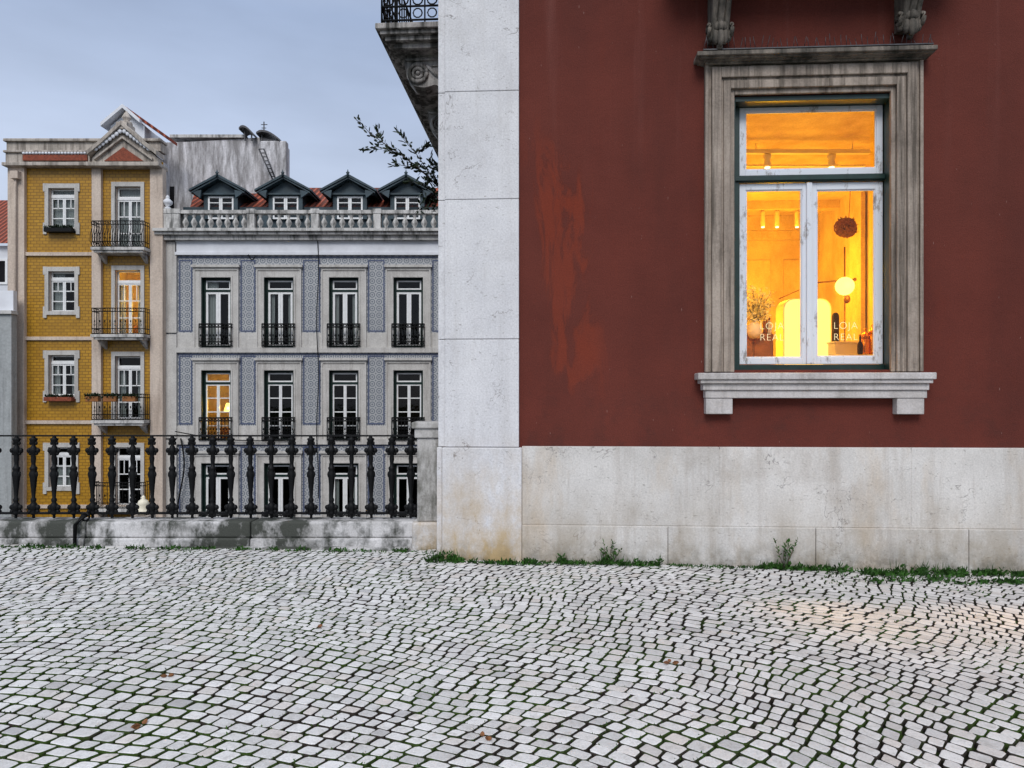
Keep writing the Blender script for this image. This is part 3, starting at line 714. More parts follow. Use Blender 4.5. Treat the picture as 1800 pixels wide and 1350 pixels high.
# ---------------------------------------------------------------- helper for distant facades
def win(parent,x0,x1,z0,z1,y,sur,surw,surt,dep=.22,style='french',lit=False,curt=0,mat_s='white',lintel=True,base=False,green=True):
    m=MB(); 
    m.frame(x0-surw,x1+surw,z0 if not base else z0-surw*.7,z1+surt,surw,y-.05,y+.02,bottom=base,wt=surt)
    if lintel:
        m.box(x0-surw-.06,x1+surw+.06,y-.16,y+.01,z1+surt+.001,z1+surt+.09); m.box(x0-surw-.02,x1+surw+.02,y-.10,y+.01,z1+surt-.05,z1+surt)
        m.frame(x0-surw-.01,x1+surw+.01,z0,z1+surt-.055,.05,y-.085,y+.01,bottom=False); m.frame(x0-.06,x1+.06,z0,z1+.06,.06,y-.075,y-.04,bottom=False)
    W=mk('window',m,[sur],parent)
    m=MB(); yy=y+dep-.08; gw=.09 if green else .01
    if green: m.frame(x0,x1,z0,z1,gw,yy-.02,yy+.08,1); m.frame(x0,x1,z0,z1,.02,y-.038,yy-.02,1)
    xa,xb_=x0+gw,x1-gw; zt_=z1-gw; tr=z1-(z1-z0)*.165
    fw=.05
    m.frame(xa,xb_,tr,zt_,fw,yy,yy+.05)
    m.box(xa,xb_,yy-.02,yy+.06,tr-.08,tr-.001,1 if green else 0)
    zl=tr-.082; xm=(xa+xb_)/2
    for a,b in ((xa,xm-.003),(xm+.003,xb_)):
        m.frame(a,b,z0+.04,zl,fw+.03 if style=='french' else fw,yy,yy+.05)
        aa,bb=a+fw,b-fw
        if style=='grid':
            for k in (1,2): 
                zz=z0+.04+(zl-z0-.04)*k/3; m.box(aa,bb,yy+.01,yy+.04,zz-.018,zz+.018)
            m.box((a+b)/2-.014,(a+b)/2+.014,yy+.01,yy+.04,zl-(zl-z0)*.33,zl-fw)
        if style=='bars':
            for k in (1,2,3): 
                zz=z0+.04+(zl-z0-.04)*k/4; m.box(aa,bb,yy+.01,yy+.04,zz-.018,zz+.018)
    mk('frame',m,[mat_s,'greenb'],W)
    m=MB(); m.quad((x0,yy+.03,z0),(x1,yy+.03,z0),(x1,yy+.03,z1),(x0,yy+.03,z1)); mk('pane',m,['glassb'],W)
    if curt:
        m=MB(); n=40
        def strip(a,b,zb_,zt2):
            for i in range(n):
                xa_=a+(b-a)*i/n; xb2=a+(b-a)*(i+1)/n
                ya=yy+.14+.02*math.sin(xa_*70); yb2=yy+.14+.02*math.sin(xb2*70)
                m.add([(xa_,ya,zb_),(xb2,yb2,zb_),(xb2,yb2,zt2),(xa_,ya,zt2)],[(0,1,2,3)],0,True)
        if curt==2: strip(x0,x1,z0,z1)
        elif curt==1:
            w=(x1-x0); strip(x0,x0+w*.27,z0,tr); strip(x1-w*.27,x1,z0,tr)
        elif curt==3: strip(x0,x1,z0,z0+(z1-z0)*.55)
        elif curt==4: strip(x0,x0+(x1-x0)*.45,z0,z1)
        mk('curtain',m,['curtain'],W)
    if lit:
        m=MB(); Y0,Y1=y+dep+.02,y+dep+1.6; a,b=x0-.5,x1+.5; c,d=z0-.1,z1+.2
        m.quad((a,Y1,c),(b,Y1,c),(b,Y1,d),(a,Y1,d)); m.quad((a,Y0,c),(a,Y1,c),(a,Y1,d),(a,Y0,d)); m.quad((b,Y0,c),(b,Y0,d),(b,Y1,d),(b,Y1,c)); m.quad((a,Y0,d),(a,Y1,d),(b,Y1,d),(b,Y0,d)); m.quad((a,Y0,c),(b,Y0,c),(b,Y1,c),(a,Y1,c))
        mk('lit_room',m,['inwall'],W)
        lz=z0+(z1-z0)*.42
        m=MB(); xc=(x0+x1)/2+.12; m.lathe(xc,y+dep+.75,[(.24,-.04),(.14,.30)],12,z0=lz); mk('lamp_shade',m,['globe'],W)
        m=MB(); m.tube([(xc,y+dep+.75,z0-.05),(xc,y+dep+.75,lz)],.02,5); m.box(xc-.3,xc+.3,y+dep+.5,y+dep+1,z0-.1,z0+.45); mk('table',m,['wood'],W)
        light('room_light','POINT',(xc,y+dep+.5,lz+.1),lit,(1,.58,.09),.12)
    return W
def irail(parent,x0,x1,z0,z1,y,out,step=.115,name='railing',k=1.35):
    m=MB(); yf=y-out
    for h in (z0+.03,z0+.20,z1-.12,z1):
        m.tube([(x0,y,h),(x0,yf,h),(x1,yf,h),(x1,y,h)],.016*k,4)
    n=int((x1-x0)/step)
    for i in range(n+1):
        x=x0+(x1-x0)*i/n; m.tube([(x,yf,z0),(x,yf,z1)],.011*k,4)
        if i<n:
            xm=x+(x1-x0)/n/2; m.ring((xm,yf,z0+.115),.045,.009*k,'y',8,4); m.ring((xm,yf,z1-.06),.04,.008*k,'y',8,4)
            m.ell((xm,yf,(z0+z1)/2),.026,.015,.05,6,4); m.ring((xm,yf,(z0+z1)/2-.13),.035,.008*k,'y',6,4)
    if out>.3:
        kk=int(out/step)
        for i in range(1,kk+1):
            for xx in (x0,x1): m.tube([(xx,yf+out*i/(kk+1),z0),(xx,yf+out*i/(kk+1),z1)],.011*k,4)
    return mk(name,m,['iron'],parent)

# ---------------------------------------------------------------- grey tiled building
GD=27.0
def gx(p): return X(p,GD)
def gzz(p): return Z(p,GD)
GB=top('tiled_building','building clad in blue patterned tiles with balustrade and dormers','building',(gx(540),GD,-7))
cols=[381,491,605,718,831]; rows=[(488,611),(651,775),(814,940)]
ops=[]
for c_ in cols:
    for a,b in rows: ops.append((gx(c_-26),gx(c_+26),gzz(b),gzz(a)))
mb=MB(); mb.wall(gx(288),gx(960),-7,gzz(420),GD,ops,.25,0,1)
mb.quad((gx(288),GD,-7),(gx(288),GD,gzz(420)),(gx(288),GD+9,gzz(420)),(gx(288),GD+9,-7),1)
mb.quad((gx(960),GD,-7),(gx(960),GD+9,-7),(gx(960),GD+9,gzz(420)),(gx(960),GD,gzz(420)),1)
mk('wall',mb,['tile','gstone'],GB)
mb=MB(); mb.quad((gx(289),GD+2.4,-7),(gx(959),GD+2.4,-7),(gx(959),GD+2.4,gzz(422)),(gx(289),GD+2.4,gzz(422))); mk('interior',mb,['dark'],GB)  # backing sheet behind the windows, room darkness put into its colour
mb=MB()
for a,b,p in ((585,611,.03),(611,620,.10),(748,772,.03),(772,781,.10),(906,930,.03)):
    xs=[312]+[v for c_ in cols for v in ((c_-26,c_+26))]+[960]
    if p==.03:
        for i in range(0,len(xs),2): mb.box(gx(xs[i]),gx(xs[i+1]),GD-p,GD+.01,gzz(b),gzz(a)-.001)
    else: mb.box(gx(312),gx(960),GD-p,GD+.01,gzz(b)+.001,gzz(a)-.001)
mk('string_course',mb,['gstone'],GB)
mb=MB(); 
for i,(a,b) in enumerate(((425,585),(587,770),(772,900),(902,1100))): mb.box(gx(287),gx(312),GD-.09,GD+.01,max(gzz(b),-7),gzz(a)-.02)
mk('corner_pilaster',mb,['gstone'],GB)
mb=MB(); edges=[(314,339)]+[(cols[i]+41,cols[i+1]-41) for i in range(4)]
for a,b in edges:
    for t_,bt in ((457,583),(625,746),(785,904)):
        mb.frame(gx(a)+.02,gx(b)-.02,gzz(bt),gzz(t_),.045,GD-.012,GD+.0)
for a,b in ((451,453.5),(621.5,624),(782,784)): mb.box(gx(313),gx(880),GD-.011,GD+.0,gzz(b),gzz(a))
mk('tile_border',mb,['tileb'],GB)
for ri,(a,b) in enumerate(rows):
    for ci,c_ in enumerate(cols):
        lit=60 if (ri==1 and ci==0) else False
        cu=[[4,1,1,0,0],[0,0,0,0,0],[0,0,1,0,0]][ri][ci]
        W=win(GB,gx(c_-26),gx(c_+26),gzz(b),gzz(a),GD,'gstone',.27,.36,style='bars' if ri==1 else 'french',lit=lit,curt=cu)
        irail(W,gx(c_-26)-.05,gx(c_+26)+.05,gzz(b-1),gzz(b-41),GD-.05,.10)
light('room_light','POINT',(gx(722),GD+1.5,gzz(700)),8,(1,.35,.1),.2)
mb=MB()
for a,b,p in ((406,411,.50),(411,416,.40),(416,424,.26),):
    mb.box(gx(284)-p*.2,gx(960),GD-p,GD+.3,gzz(b)+.001,gzz(a))
mk('cornice',mb,['balu'],GB)
mb=MB(); mb.box(gx(310),gx(960),GD-.09,GD+.2,gzz(444),gzz(424)); mb.box(gx(310),gx(960),GD-.13,GD+.2,gzz(449),gzz(444)-.001); mk('frieze',mb,['wbld'],GB)
mb=MB()
BD=GD-.25
mb.box(X(288,BD),X(960,BD),BD,BD+.30,Z(375,BD),Z(369,BD)); mb.box(X(288,BD),X(960,BD),BD,BD+.30,Z(406,BD),Z(402,BD))
piers=[(287,316),(434,447),(547,560),(656,669),(770,783),(884,897)]
for a,b in piers: mb.box(X(a,BD),X(b,BD),BD-.02,BD+.32,Z(402,BD)+.001,Z(375,BD)-.001)
for a,b in piers: mb.box(X(a-1,BD),X(b+1,BD),BD-.04,BD+.34,Z(375,BD),Z(367,BD))
BAU=mk('balustrade',mb,['balu'],GB)
h=Z(375,BD)-Z(402,BD)
mb=MB(); mb.lathe(0,0,[(.085,0),(.085,.05),(.045,.08),(.11,.2),(.115,.26),(.05,.40),(.045,.45),(.08,.49),(.08,h)],10)
f0=None
base=OFF[GB.name]
for i in range(len(piers)-1):
    a=piers[i][1]; b=piers[i+1][0]; n=8 if i==0 else 6
    for k in range(n):
        xx=a+(b-a)*(k+.5)/n
        if f0 is None: f0=mk('baluster',mb,['balu'],BAU,local=True); ob=f0
        else: ob=f0.copy(); col.objects.link(ob); ob.parent=BAU
        ob.location=(X(xx,BD)-base.x,BD+.15-base.y,Z(402,BD)-base.z)
mb=MB(); mb.lathe(gx(298),BD+.1,[(.12,0),(.12,.06),(.05,.1),(.16,.2),(.18,.28),(.10,.36),(.06,.40),(.08,.44),(.02,.52)],12,z0=Z(367,BD)); mk('urn_finial',mb,['wbld'],GB)
# roof
DD=GD+.9
mb=MB(); z0r=Z(362,DD)
mb.quad((gx(312),DD+.15,z0r),(gx(980),DD+.15,z0r),(gx(980)+1,DD+3.0,Z(330,DD+3.0)),(X(345,DD+3.0),DD+3.0,Z(330,DD+3.0)))
mb.quad((X(345,DD+3),DD+3,Z(330,DD+3.)),(gx(980)+1,DD+3,Z(330,DD+3.)),(gx(980)+1,DD+9,6),(X(345,DD+3.),DD+9,6))
mk('roof',mb,['roof'],GB)
mb=MB(); mb.box(gx(300),gx(980),DD+.13,DD+.3,gzz(420),z0r-.01); mb.box(gx(300),gx(980),GD+.31,DD+.12,gzz(408),gzz(406)); mk('gutter_wall',mb,['slate'],GB)
for c_ in (388,502,615,716,830):
    cx=X(c_,DD); zt=Z(310,DD); ze=Z(337,DD)
    m=MB(); bw=.64; zb0=Z(385,DD); ztop=Z(343,DD); 
    m.box(cx-bw,cx-.48,DD,DD+.1,zb0,ztop); m.box(cx+.48,cx+bw,DD,DD+.1,zb0,ztop); m.box(cx-.48,cx+.48,DD,DD+.1,ztop-.05,ztop)
    m.prism([(cx-bw-.15,ztop+.001),(cx+bw+.15,ztop+.001),(cx,zt-.14)],DD,DD+.1)
    m.quad((cx-bw,DD+.1,zb0),(cx-bw,DD+.1,ztop+.1),(cx-bw,DD+3,ztop+.1),(cx-bw,DD+3,zb0)); m.quad((cx+bw,DD+.1,zb0),(cx+bw,DD+3,zb0),(cx+bw,DD+3,ztop+.1),(cx+bw,DD+.1,ztop+.1))
    DR=mk('dormer',m,['slate'],GB)
    m=MB(); e=1.06; th=.06
    for sx in (-1,1):
        for (dy,dz,t2) in ((-.35,0,.07),(-.30,-.085,.05)):
            e2=e-(0 if dz==0 else .06)
            m.add([(cx,DD+dy,zt+dz),(cx+sx*e2,DD+dy,ze+dz),(cx+sx*e2,DD+dy,ze-t2+dz),(cx,DD+dy,zt-t2-.03+dz),(cx,DD+2.6,zt+dz),(cx+sx*e2,DD+2.6,ze+dz),(cx+sx*e2,DD+2.6,ze-t2+dz),(cx,DD+2.6,zt-t2-.03+dz)],
          [(0,1,2,3),(4,7,6,5),(0,4,5,1),(3,2,6,7),(1,5,6,2)])
        m.prism([(cx+sx*.62,ztop+.12),(cx+sx*.98,ztop+.05),(cx+sx*.66,ztop-.18)],DD-.28,DD-.18)
    m.box(cx-.95,cx+.95,DD-.12,DD+.0,ztop-.01,ztop+.05)
    m.tube([(cx,DD-.35,zt-.1),(cx,DD-.35,zt+.15)],[.05,.012],6); m.ell((cx,DD-.35,zt+.03),.07,.04,.05,8,5)
    mk('gable_roof',m,['slate'],DR)
    m=MB(); 
    for a,b in ((cx-.48,cx-.003),(cx+.003,cx+.48)):
        m.frame(a,b,zb0+.0,ztop-.05,.06,DD-.0,DD+.06); m.box(a+.06,b-.06,DD+.01,DD+.04,ztop-.3,ztop-.27)
    mk('window',m,['white'],DR)
    m=MB(); m.quad((cx-.48,DD+.055,zb0),(cx+.48,DD+.055,zb0),(cx+.48,DD+.055,ztop-.05),(cx-.48,DD+.055,ztop-.05)); mk('pane',m,['glassb'],DR)
    m=MB(); m.quad((cx-.6,DD+.5,zb0),(cx+.6,DD+.5,zb0),(cx+.6,DD+.5,ztop),(cx-.6,DD+.5,ztop)); mk('blind',m,['wbld'],DR)
mb=MB()
for (a,b,c_,d) in ((312,758,520,772),(440,449,452,452),):
    pts=[]
    for i in range(15):
        t=i/14; pts.append((gx(a+(c_-a)*t),GD-.2,gzz(b+(d-b)*t+8*math.sin(t*math.pi))))
    mb.tube(pts,.018,4)
pts=[(gx(560+2*math.sin(i)),GD-.14,gzz(425+i*30)) for i in range(16)]; mb.tube(pts,.016,4)
pts=[(gx(268+10*i/10+3*math.sin(i*.7)),GD-.25,gzz(470+i*44)) for i in range(11)]; mb.tube(pts,.016,4)
pts=[(gx(322+6*math.sin(i*.5)),GD-.2,gzz(770+i*14)) for i in range(11)]; mb.tube(pts,.03,4)
mk('wiring',mb,['iron'],GB)

# ---------------------------------------------------------------- white fire wall building behind
FD=30.0
FB=top('white_rendered_building','stained white rendered building with rooftop vents','building',(X(400,FD),FD,-7))
mb=MB(); mb.prism([(X(270,FD),-7),(X(503,FD),-7),(X(503,FD),Z(256,FD)),(X(493,FD),Z(247,FD)),(X(455,FD),Z(241,FD)),(X(430,FD),Z(243,FD)),(X(330,FD),Z(249,FD)),(X(270,FD),Z(250,FD))],FD,FD+.5); mk('wall',mb,['fire'],FB,bevel=.03)
mb=MB(); mb.box(X(300,FD),X(432,FD),FD-.1,FD+.5,Z(243,FD)+.0,Z(240,FD)+.05); mk('coping',mb,['balu'],FB)
mb=MB(); mb.box(X(457,FD-.35),X(503,FD-.35),FD-.35,FD-.01,Z(335,FD),Z(247,FD-.35)); mk('chimney',mb,['fire'],FB,bevel=.05)
for a,b,yy in ((426,452,230),(456,497,238)):
    m=MB(); n=8; pts=[]
    for i in range(n+1):
        t=i/n; pts.append((X(a+(b-a)*t,FD),Z(yy-5*math.sin(math.pi*t**.7)+12*t*t,FD)))
    low=[(x,z-.08) for x,z in pts[::-1]]
    m.prism(pts+low,FD-.4,FD+.5); 
    m.box(X(a+6,FD),X(a+8,FD),FD-.2,FD-.15,Z(250,FD),Z(yy,FD)); m.box(X(b-8,FD),X(b-6,FD),FD-.2,FD-.15,Z(250,FD),Z(yy+6,FD))
    mk('vent_cowl',m,['metalp'],FB)
m=MB(); m.tube([(X(464,FD),FD,Z(240,FD)),(X(464,FD),FD,Z(214,FD))],.025,5); m.tube([(X(459,FD),FD,Z(219,FD)),(X(470,FD),FD,Z(219,FD))],.016,4); m.tube([(X(460,FD),FD,Z(225,FD)),(X(468,FD),FD,Z(225,FD))],.016,4); mk('antenna',m,['metalp'],FB)
m=MB()
lx=lambda t,o:(X(455+25*t+o,FD-.7),FD-.7,Z(262+55*t,FD-.7))
m.tube([lx(0,0),lx(1,0)],.03,5); m.tube([lx(0,9),lx(1,5)],.03,5)
for i in range(9): m.tube([lx(i/8,0),lx(i/8,9-4*i/8)],.02,4)
mk('ladder',m,['metalp'],FB)

# ---------------------------------------------------------------- yellow building
YD=26.8
def yx(p): return X(p,YD)
def yz(p): return Z(p,YD)
YB=top('yellow_building','narrow ochre tiled building with ornate gable and iron balconies','building',(yx(150),YD,-7))
lw=(86,132); rw=(203,248)
lrows=[(331,402),(477,549),(624,697),(786,858),(930,1000)]; rrows=[(328,440),(475,590),(626,738),(786,890),(930,1040)]
ops=[(yx(lw[0]),yx(lw[1]),yz(b),yz(a)) for a,b in lrows]+[(yx(rw[0]),yx(rw[1]),yz(b),yz(a)) for a,b in rrows]
mb=MB(); mb.wall(yx(30),yx(287),-7,yz(285),YD,ops,.25,0,1)
mb.quad((yx(287),YD,-7),(yx(287),YD+.5,-7),(yx(287),YD+.5,yz(285)),(yx(287),YD,yz(285)),2); mb.quad((yx(30),YD,-7),(yx(30),YD,yz(285)),(yx(30),YD+4,yz(285)),(yx(30),YD+4,-7),1)
mk('wall',mb,['ochre','pinkp','fire'],YB)
mb=MB(); mb.quad((yx(30),YD+2,-7),(yx(262),YD+2,-7),(yx(262),YD+2,yz(300)),(yx(30),YD+2,yz(300))); mk('interior',mb,['dark'],YB)  # black sheet that paints in the unlit rooms behind the panes
mb=MB()
for a,b in ((18,47),(165,181),(267,289)): mb.box(yx(a),yx(b),YD-.14,YD+.15,-7,yz(296))
for z_ in (447,595,742,890,1037): mb.box(yx(46),yx(268),YD-.08,YD+.01,yz(z_+3),yz(z_-3))
mk('pilasters_and_bands',mb,['pinkp'],YB)
mb=MB()
mb.box(yx(14),yx(165),YD-.35,YD+.3,yz(296),yz(290)); mb.box(yx(16),yx(163),YD-.2,YD+.3,yz(290)+.001,yz(272)); mb.box(yx(14),yx(163),YD-.28,YD+.3,yz(272)+.001,yz(268)); mb.box(yx(16),yx(286),YD-.15,YD+.3,yz(268)+.001,yz(252)); mb.box(yx(13),yx(288),YD-.25,YD+.3,yz(252)+.001,yz(247))
mb.box(yx(163),yx(289),YD-.45,YD+.3,yz(298),yz(291))
mk('cornice',mb,['bstone'],YB,bevel=.02)
mb=MB(); mb.box(yx(48),yx(160),YD-.26,YD-.19,yz(286),yz(276)); mk('tile_panel',mb,['terra'],YB)
mb=MB()
for i in range(20): mb.ell((yx(50+i*5.6),YD-.26,yz(273.5)),.055,.05,.05,8,5)
mk('beaded_moulding',mb,['wbld'],YB)
mb=MB()
mb.prism([(yx(170),yz(291)),(yx(284),yz(291)),(yx(284),yz(282)),(yx(262),yz(262)),(yx(240),yz(238)),(yx(225),yz(226)),(yx(210),yz(238)),(yx(190),yz(262)),(yx(170),yz(282))],YD-.3,YD+.15)
def band(mb,a,b,h,y0,y1):
    mb.add([(yx(a[0]),y0,yz(a[1])),(yx(b[0]),y0,yz(b[1])),(yx(b[0]),y0,yz(b[1]+h)),(yx(a[0]),y0,yz(a[1]+h)),(yx(a[0]),y1,yz(a[1])),(yx(b[0]),y1,yz(b[1])),(yx(b[0]),y1,yz(b[1]+h)),(yx(a[0]),y1,yz(a[1]+h))],
      [(0,3,2,1),(4,5,6,7),(0,1,5,4),(3,7,6,2),(0,4,7,3),(1,2,6,5)])
for a,b in (((166,272),(190,252)),((190,252),(225,220)),((225,220),(260,252)),((260,252),(286,272))): band(mb,a,b,8,YD-.5,YD+.15)
for a,b in (((176,284),(225,246)),((225,246),(277,284))): band(mb,a,b,4,YD-.42,YD-.29)
mb.box(yx(215),yx(234),YD-.45,YD+.15,yz(234),yz(222)); mb.lathe(yx(225),YD-.1,[(.2,0),(.2,.1),(.09,.14),(.16,.26),(.10,.38),(.03,.5)],10,z0=yz(222))
mk('gable',mb,['bstone'],YB,bevel=.01)
mb=MB(); mb.prism([(yx(192),yz(288)),(yx(260),yz(288)),(yx(225),yz(264))],YD-.34,YD-.29); mk('gable_panel',mb,['terra'],YB)
for sg in (-1,1):
    mb=MB()
    for i in range(8):
        t=i/7; mb.ell((yx(225+sg*(4+42*t)),YD-.4,yz(238+30*t)),.085,.05,.085,8,5)
    mk('gable_beads',mb,['wbld'],YB)
mb=MB(); AD=YD+1.5
ax=lambda p:X(p,AD); az=lambda p:Z(p,AD)
mb.prism([(ax(194),az(260)),(ax(254),az(260)),(ax(254),az(222)),(ax(225),az(197)),(ax(194),az(222))],AD,AD+1.5); mk('attic',mb,['wbld'],YB)
mb=MB()
def slab(mb,a,b,th,y0,y1,mi=0,dx=0):
    mb.add([(ax(a[0]),y0,az(a[1])),(ax(b[0]),y0,az(b[1])),(ax(b[0]),y0,az(b[1])-th),(ax(a[0]),y0,az(a[1])-th),(ax(a[0])+dx,y1,az(a[1])),(ax(b[0])+dx,y1,az(b[1])),(ax(b[0])+dx,y1,az(b[1])-th),(ax(a[0])+dx,y1,az(a[1])-th)],
      [(0,3,2,1),(4,5,6,7),(0,1,5,4),(3,7,6,2),(0,4,7,3),(1,2,6,5)],mi)
slab(mb,(184,220),(222,188),.14,AD-.3,AD+1.5); slab(mb,(222,188),(252,214),.14,AD-.3,AD-.12)
slab(mb,(222,188),(300,243),.12,AD-.11,AD+.55,1)
mk('attic_roof',mb,['wbld','roof'],YB)
for i,(a,b) in enumerate(lrows):
    W=win(YB,yx(lw[0]),yx(lw[1]),yz(b),yz(a),YD,'gstone',.13,.16,style='grid',curt=[2,4,1,3,0][i],lintel=False,base=True,green=False)
    m=MB(); 
    for sx in (lw[0]-9,lw[1]+3): m.box(yx(sx),yx(sx+6),YD-.055,YD+.01,yz(a+6),yz(a-8)); m.box(yx(sx),yx(sx+6),YD-.055,YD+.01,yz(b+10),yz(b-10))
    mk('sill',m,['gstone'],W)
    if i in (0,2):
        m=MB(); m.box(yx(lw[0]-1),yx(lw[1]+1),YD-.28,YD-.02,yz(b+8),yz(b+1)); 
        P=mk('flower_box',m,['terra' if i==2 else 'iron'],W)
        m=MB()
        for k in range(160): m.leaf((yx(ru(lw[0],lw[1])),YD-ru(.05,.26),yz(b+1)),(ru(-.6,.6),ru(-.8,.3),ru(.2,1)),ru(.06,.16),ru(.03,.06))
        mk('plants',m,['leaf'],P)
for i,(a,b) in enumerate(rrows):
    lit=90 if i==1 else False
    W=win(YB,yx(rw[0]),yx(rw[1]),yz(b),yz(a),YD,'gstone',.13,.16,style='grid',lit=lit,curt=[2,1,1,0,0][i],lintel=False,green=False)
    if i<4:
        m=MB(); bo=.62
        m.box(yx(176),yx(268)+.0,YD-bo,YD-.0,yz(b+5),yz(b)); m.box(yx(180),yx(264),YD-bo+.06,YD,yz(b+9),yz(b+5)-.001)
        for xx in (184,256): m.prism([(YD-bo+.1,yz(b+9)),(YD,yz(b+9)),(YD,yz(b+24)),(YD-.15,yz(b+20))],yx(xx),yx(xx+5),'x')
        B=mk('balcony',m,['balu'],YB)
        irail(B,yx(180)-.05,yx(266),yz(b),yz(b-45),YD,bo-.04,step=.17,k=1.0)
        if i==0:
            m=MB()
            for k in range(22):
                x=yx(178+88*k/21); pts=[(x,YD-bo+.04,yz(b-2)),(x,YD-bo-.10,yz(b-9)),(x,YD-bo-.08,yz(b-20)),(x,YD-bo+.03,yz(b-34)),(x,YD-bo-.04,yz(b-45))]; m.tube(pts,.012,4)
            mk('bowed_bars',m,['iron'],B)
        if i==2:
            for xx in (184,214,247):
                m=MB(); m.box(yx(xx-11),yx(xx+11),YD-bo-.22,YD-bo-.02,yz(b-32),yz(b-41)); P=mk('flower_box',m,['wood'],B,bevel=.02)
                m=MB()
                for k in range(150): m.leaf((yx(xx+ru(-11,11)),YD-bo-ru(.04,.2),yz(b-41)),(ru(-.8,.8),ru(-.8,.5),ru(-.6,1)),ru(.06,.18),ru(.03,.07))
                mk('plants',m,['leaf'],P)
mb=MB(); mb.tube([(yx(36),YD-.22,yz(305)),(yx(34),YD-.22,yz(330)),(yx(33),YD-.22,-7)],.045,6); mb.box(yx(29),yx(42),YD-.35,YD-.15,yz(318),yz(305))
mk('drain_pipe',mb,['pinkp'],YB)

# far-left neighbours
ND=34.0
NB=top('red_roofed_house','white house with red tiled roof beside the yellow building','house',(X(-60,ND),ND,-7))
mb=MB(); mb.box(X(-260,ND),X(40,ND),ND,ND+2,-7,Z(432,ND)); mk('wall',mb,['wbld'],NB)
mb=MB(); mb.quad((X(-262,ND),ND-.3,Z(430,ND)),(X(44,ND),ND-.3,Z(430,ND)),(X(44,ND),ND+4,Z(352,ND+4)),(X(-262,ND),ND+4,Z(352,ND+4))); mk('roof',mb,['roof'],NB)
mb=MB(); mb.frame(X(-8,ND),X(14,ND),Z(500,ND),Z(455,ND),.1,ND-.05,ND+.02); W=mk('window',mb,['white'],NB)
mb=MB(); mb.box(X(-6,ND),X(12,ND),ND-.02,ND+.0,Z(498,ND),Z(457,ND)); mk('pane',mb,['dark'],W)
SD=26.0
SB=top('grey_rendered_building','grey rendered building with pale parapet','building',(X(-60,SD),SD,-7))
mb=MB(); mb.box(X(-260,SD),X(20,SD),SD,SD+.3,-7,Z(552,SD)); mk('wall',mb,['greyr'],SB)
mb=MB(); mb.box(X(-260,SD),X(23,SD),SD-.1,SD+.32,Z(552,SD)+.001,Z(546,SD)); mk('ledge',mb,['balu'],SB)
mb=MB(); mb.box(X(-260,SD),X(20,SD),SD+.1,SD+.3,Z(546,SD)+.002,Z(510,SD)); mk('parapet',mb,['wbld'],SB)

UD=22.0
TT=top('stone_urn','cream stone urn finial standing beyond the railing','urn',(X(252,UD),UD,-7))
mb=MB(); mb.lathe(X(252,UD),UD,[(.10,0),(.20,.06),(.20,.14),(.12,.20),(.17,.32),(.13,.42),(.05,.48),(.06,.53),(.01,.58)],14,z0=Z(905,UD)); mk('finial',mb,['cream'],TT)
mb=MB(); mb.box(X(252,UD)-.25,X(252,UD)+.25,UD-.25,UD+.25,-7,Z(905,UD)-.001); mk('pillar',mb,['bstone'],TT)

# ---------------------------------------------------------------- shrub growing from the side wall
SHD=11.0
SH=top('wall_shrub','leafy shrub branch growing out beside the building corner','shrub',(X(850,SHD),SHD,Z(400,SHD)))
sx=lambda p,q,d=0:(X(p,SHD+d),SHD+d,Z(q,SHD+d))
paths=[[(850,400,.2),(800,360,.1),(768,325,0),(735,295,-.1),(705,272,-.1),(672,250,0),(648,232,.05),(628,208,.1)],
 [(768,325,0),(752,300,.1),(730,268,.2),(712,248,.2),(697,224,.2)],
 [(705,272,-.1),(685,264,-.2),(662,258,-.2),(640,262,-.2)],
 [(735,295,-.1),(715,292,-.2),(690,288,-.2)],
 [(800,360,.1),(775,345,0),(745,325,-.1),(715,318,-.1)],
 [(768,325,0),(760,300,-.2),(757,275,-.2)],
 [(672,250,0),(668,238,.1),(660,225,.1)],[(800,360,.1),(785,330,.3),(772,300,.3),(765,290,.3)],[(730,268,.2),(742,262,.2),(752,255,.2)]]
m=MB(); lf=MB()
for k,pa in enumerate(paths):
    pts=[Vector(sx(*q)) for q in pa]; n=len(pts)
    m.tube(pts,[(.016 if k==0 else .009)*(1-.8*i/(n-1)) for i in range(n)],6)
    for i in range(n-1):
        dens=16 if pa[i][0]>700 else 13
        for j in range(dens):
            t=R(); p=pts[i]+(pts[i+1]-pts[i])*t; d=(pts[i+1]-pts[i]).normalized()+Vector((ru(-1,1),ru(-1,1),ru(-.8,.9)))*.9
            lf.leaf(p+Vector((ru(-.03,.03),ru(-.03,.03),ru(-.03,.03))),d,ru(.06,.12),ru(.022,.042))
for j in range(220):
    q=Vector(sx(ru(735,800),ru(290,372),ru(-.2,.3)))
    if noise.noise(q*4)>-.15: lf.leaf(q,(ru(-1,1),ru(-1,1),ru(-1,1)),ru(.06,.11),ru(.025,.045))
mk('branches',m,['bark'],SH); mk('foliage',lf,['leaf'],SH)

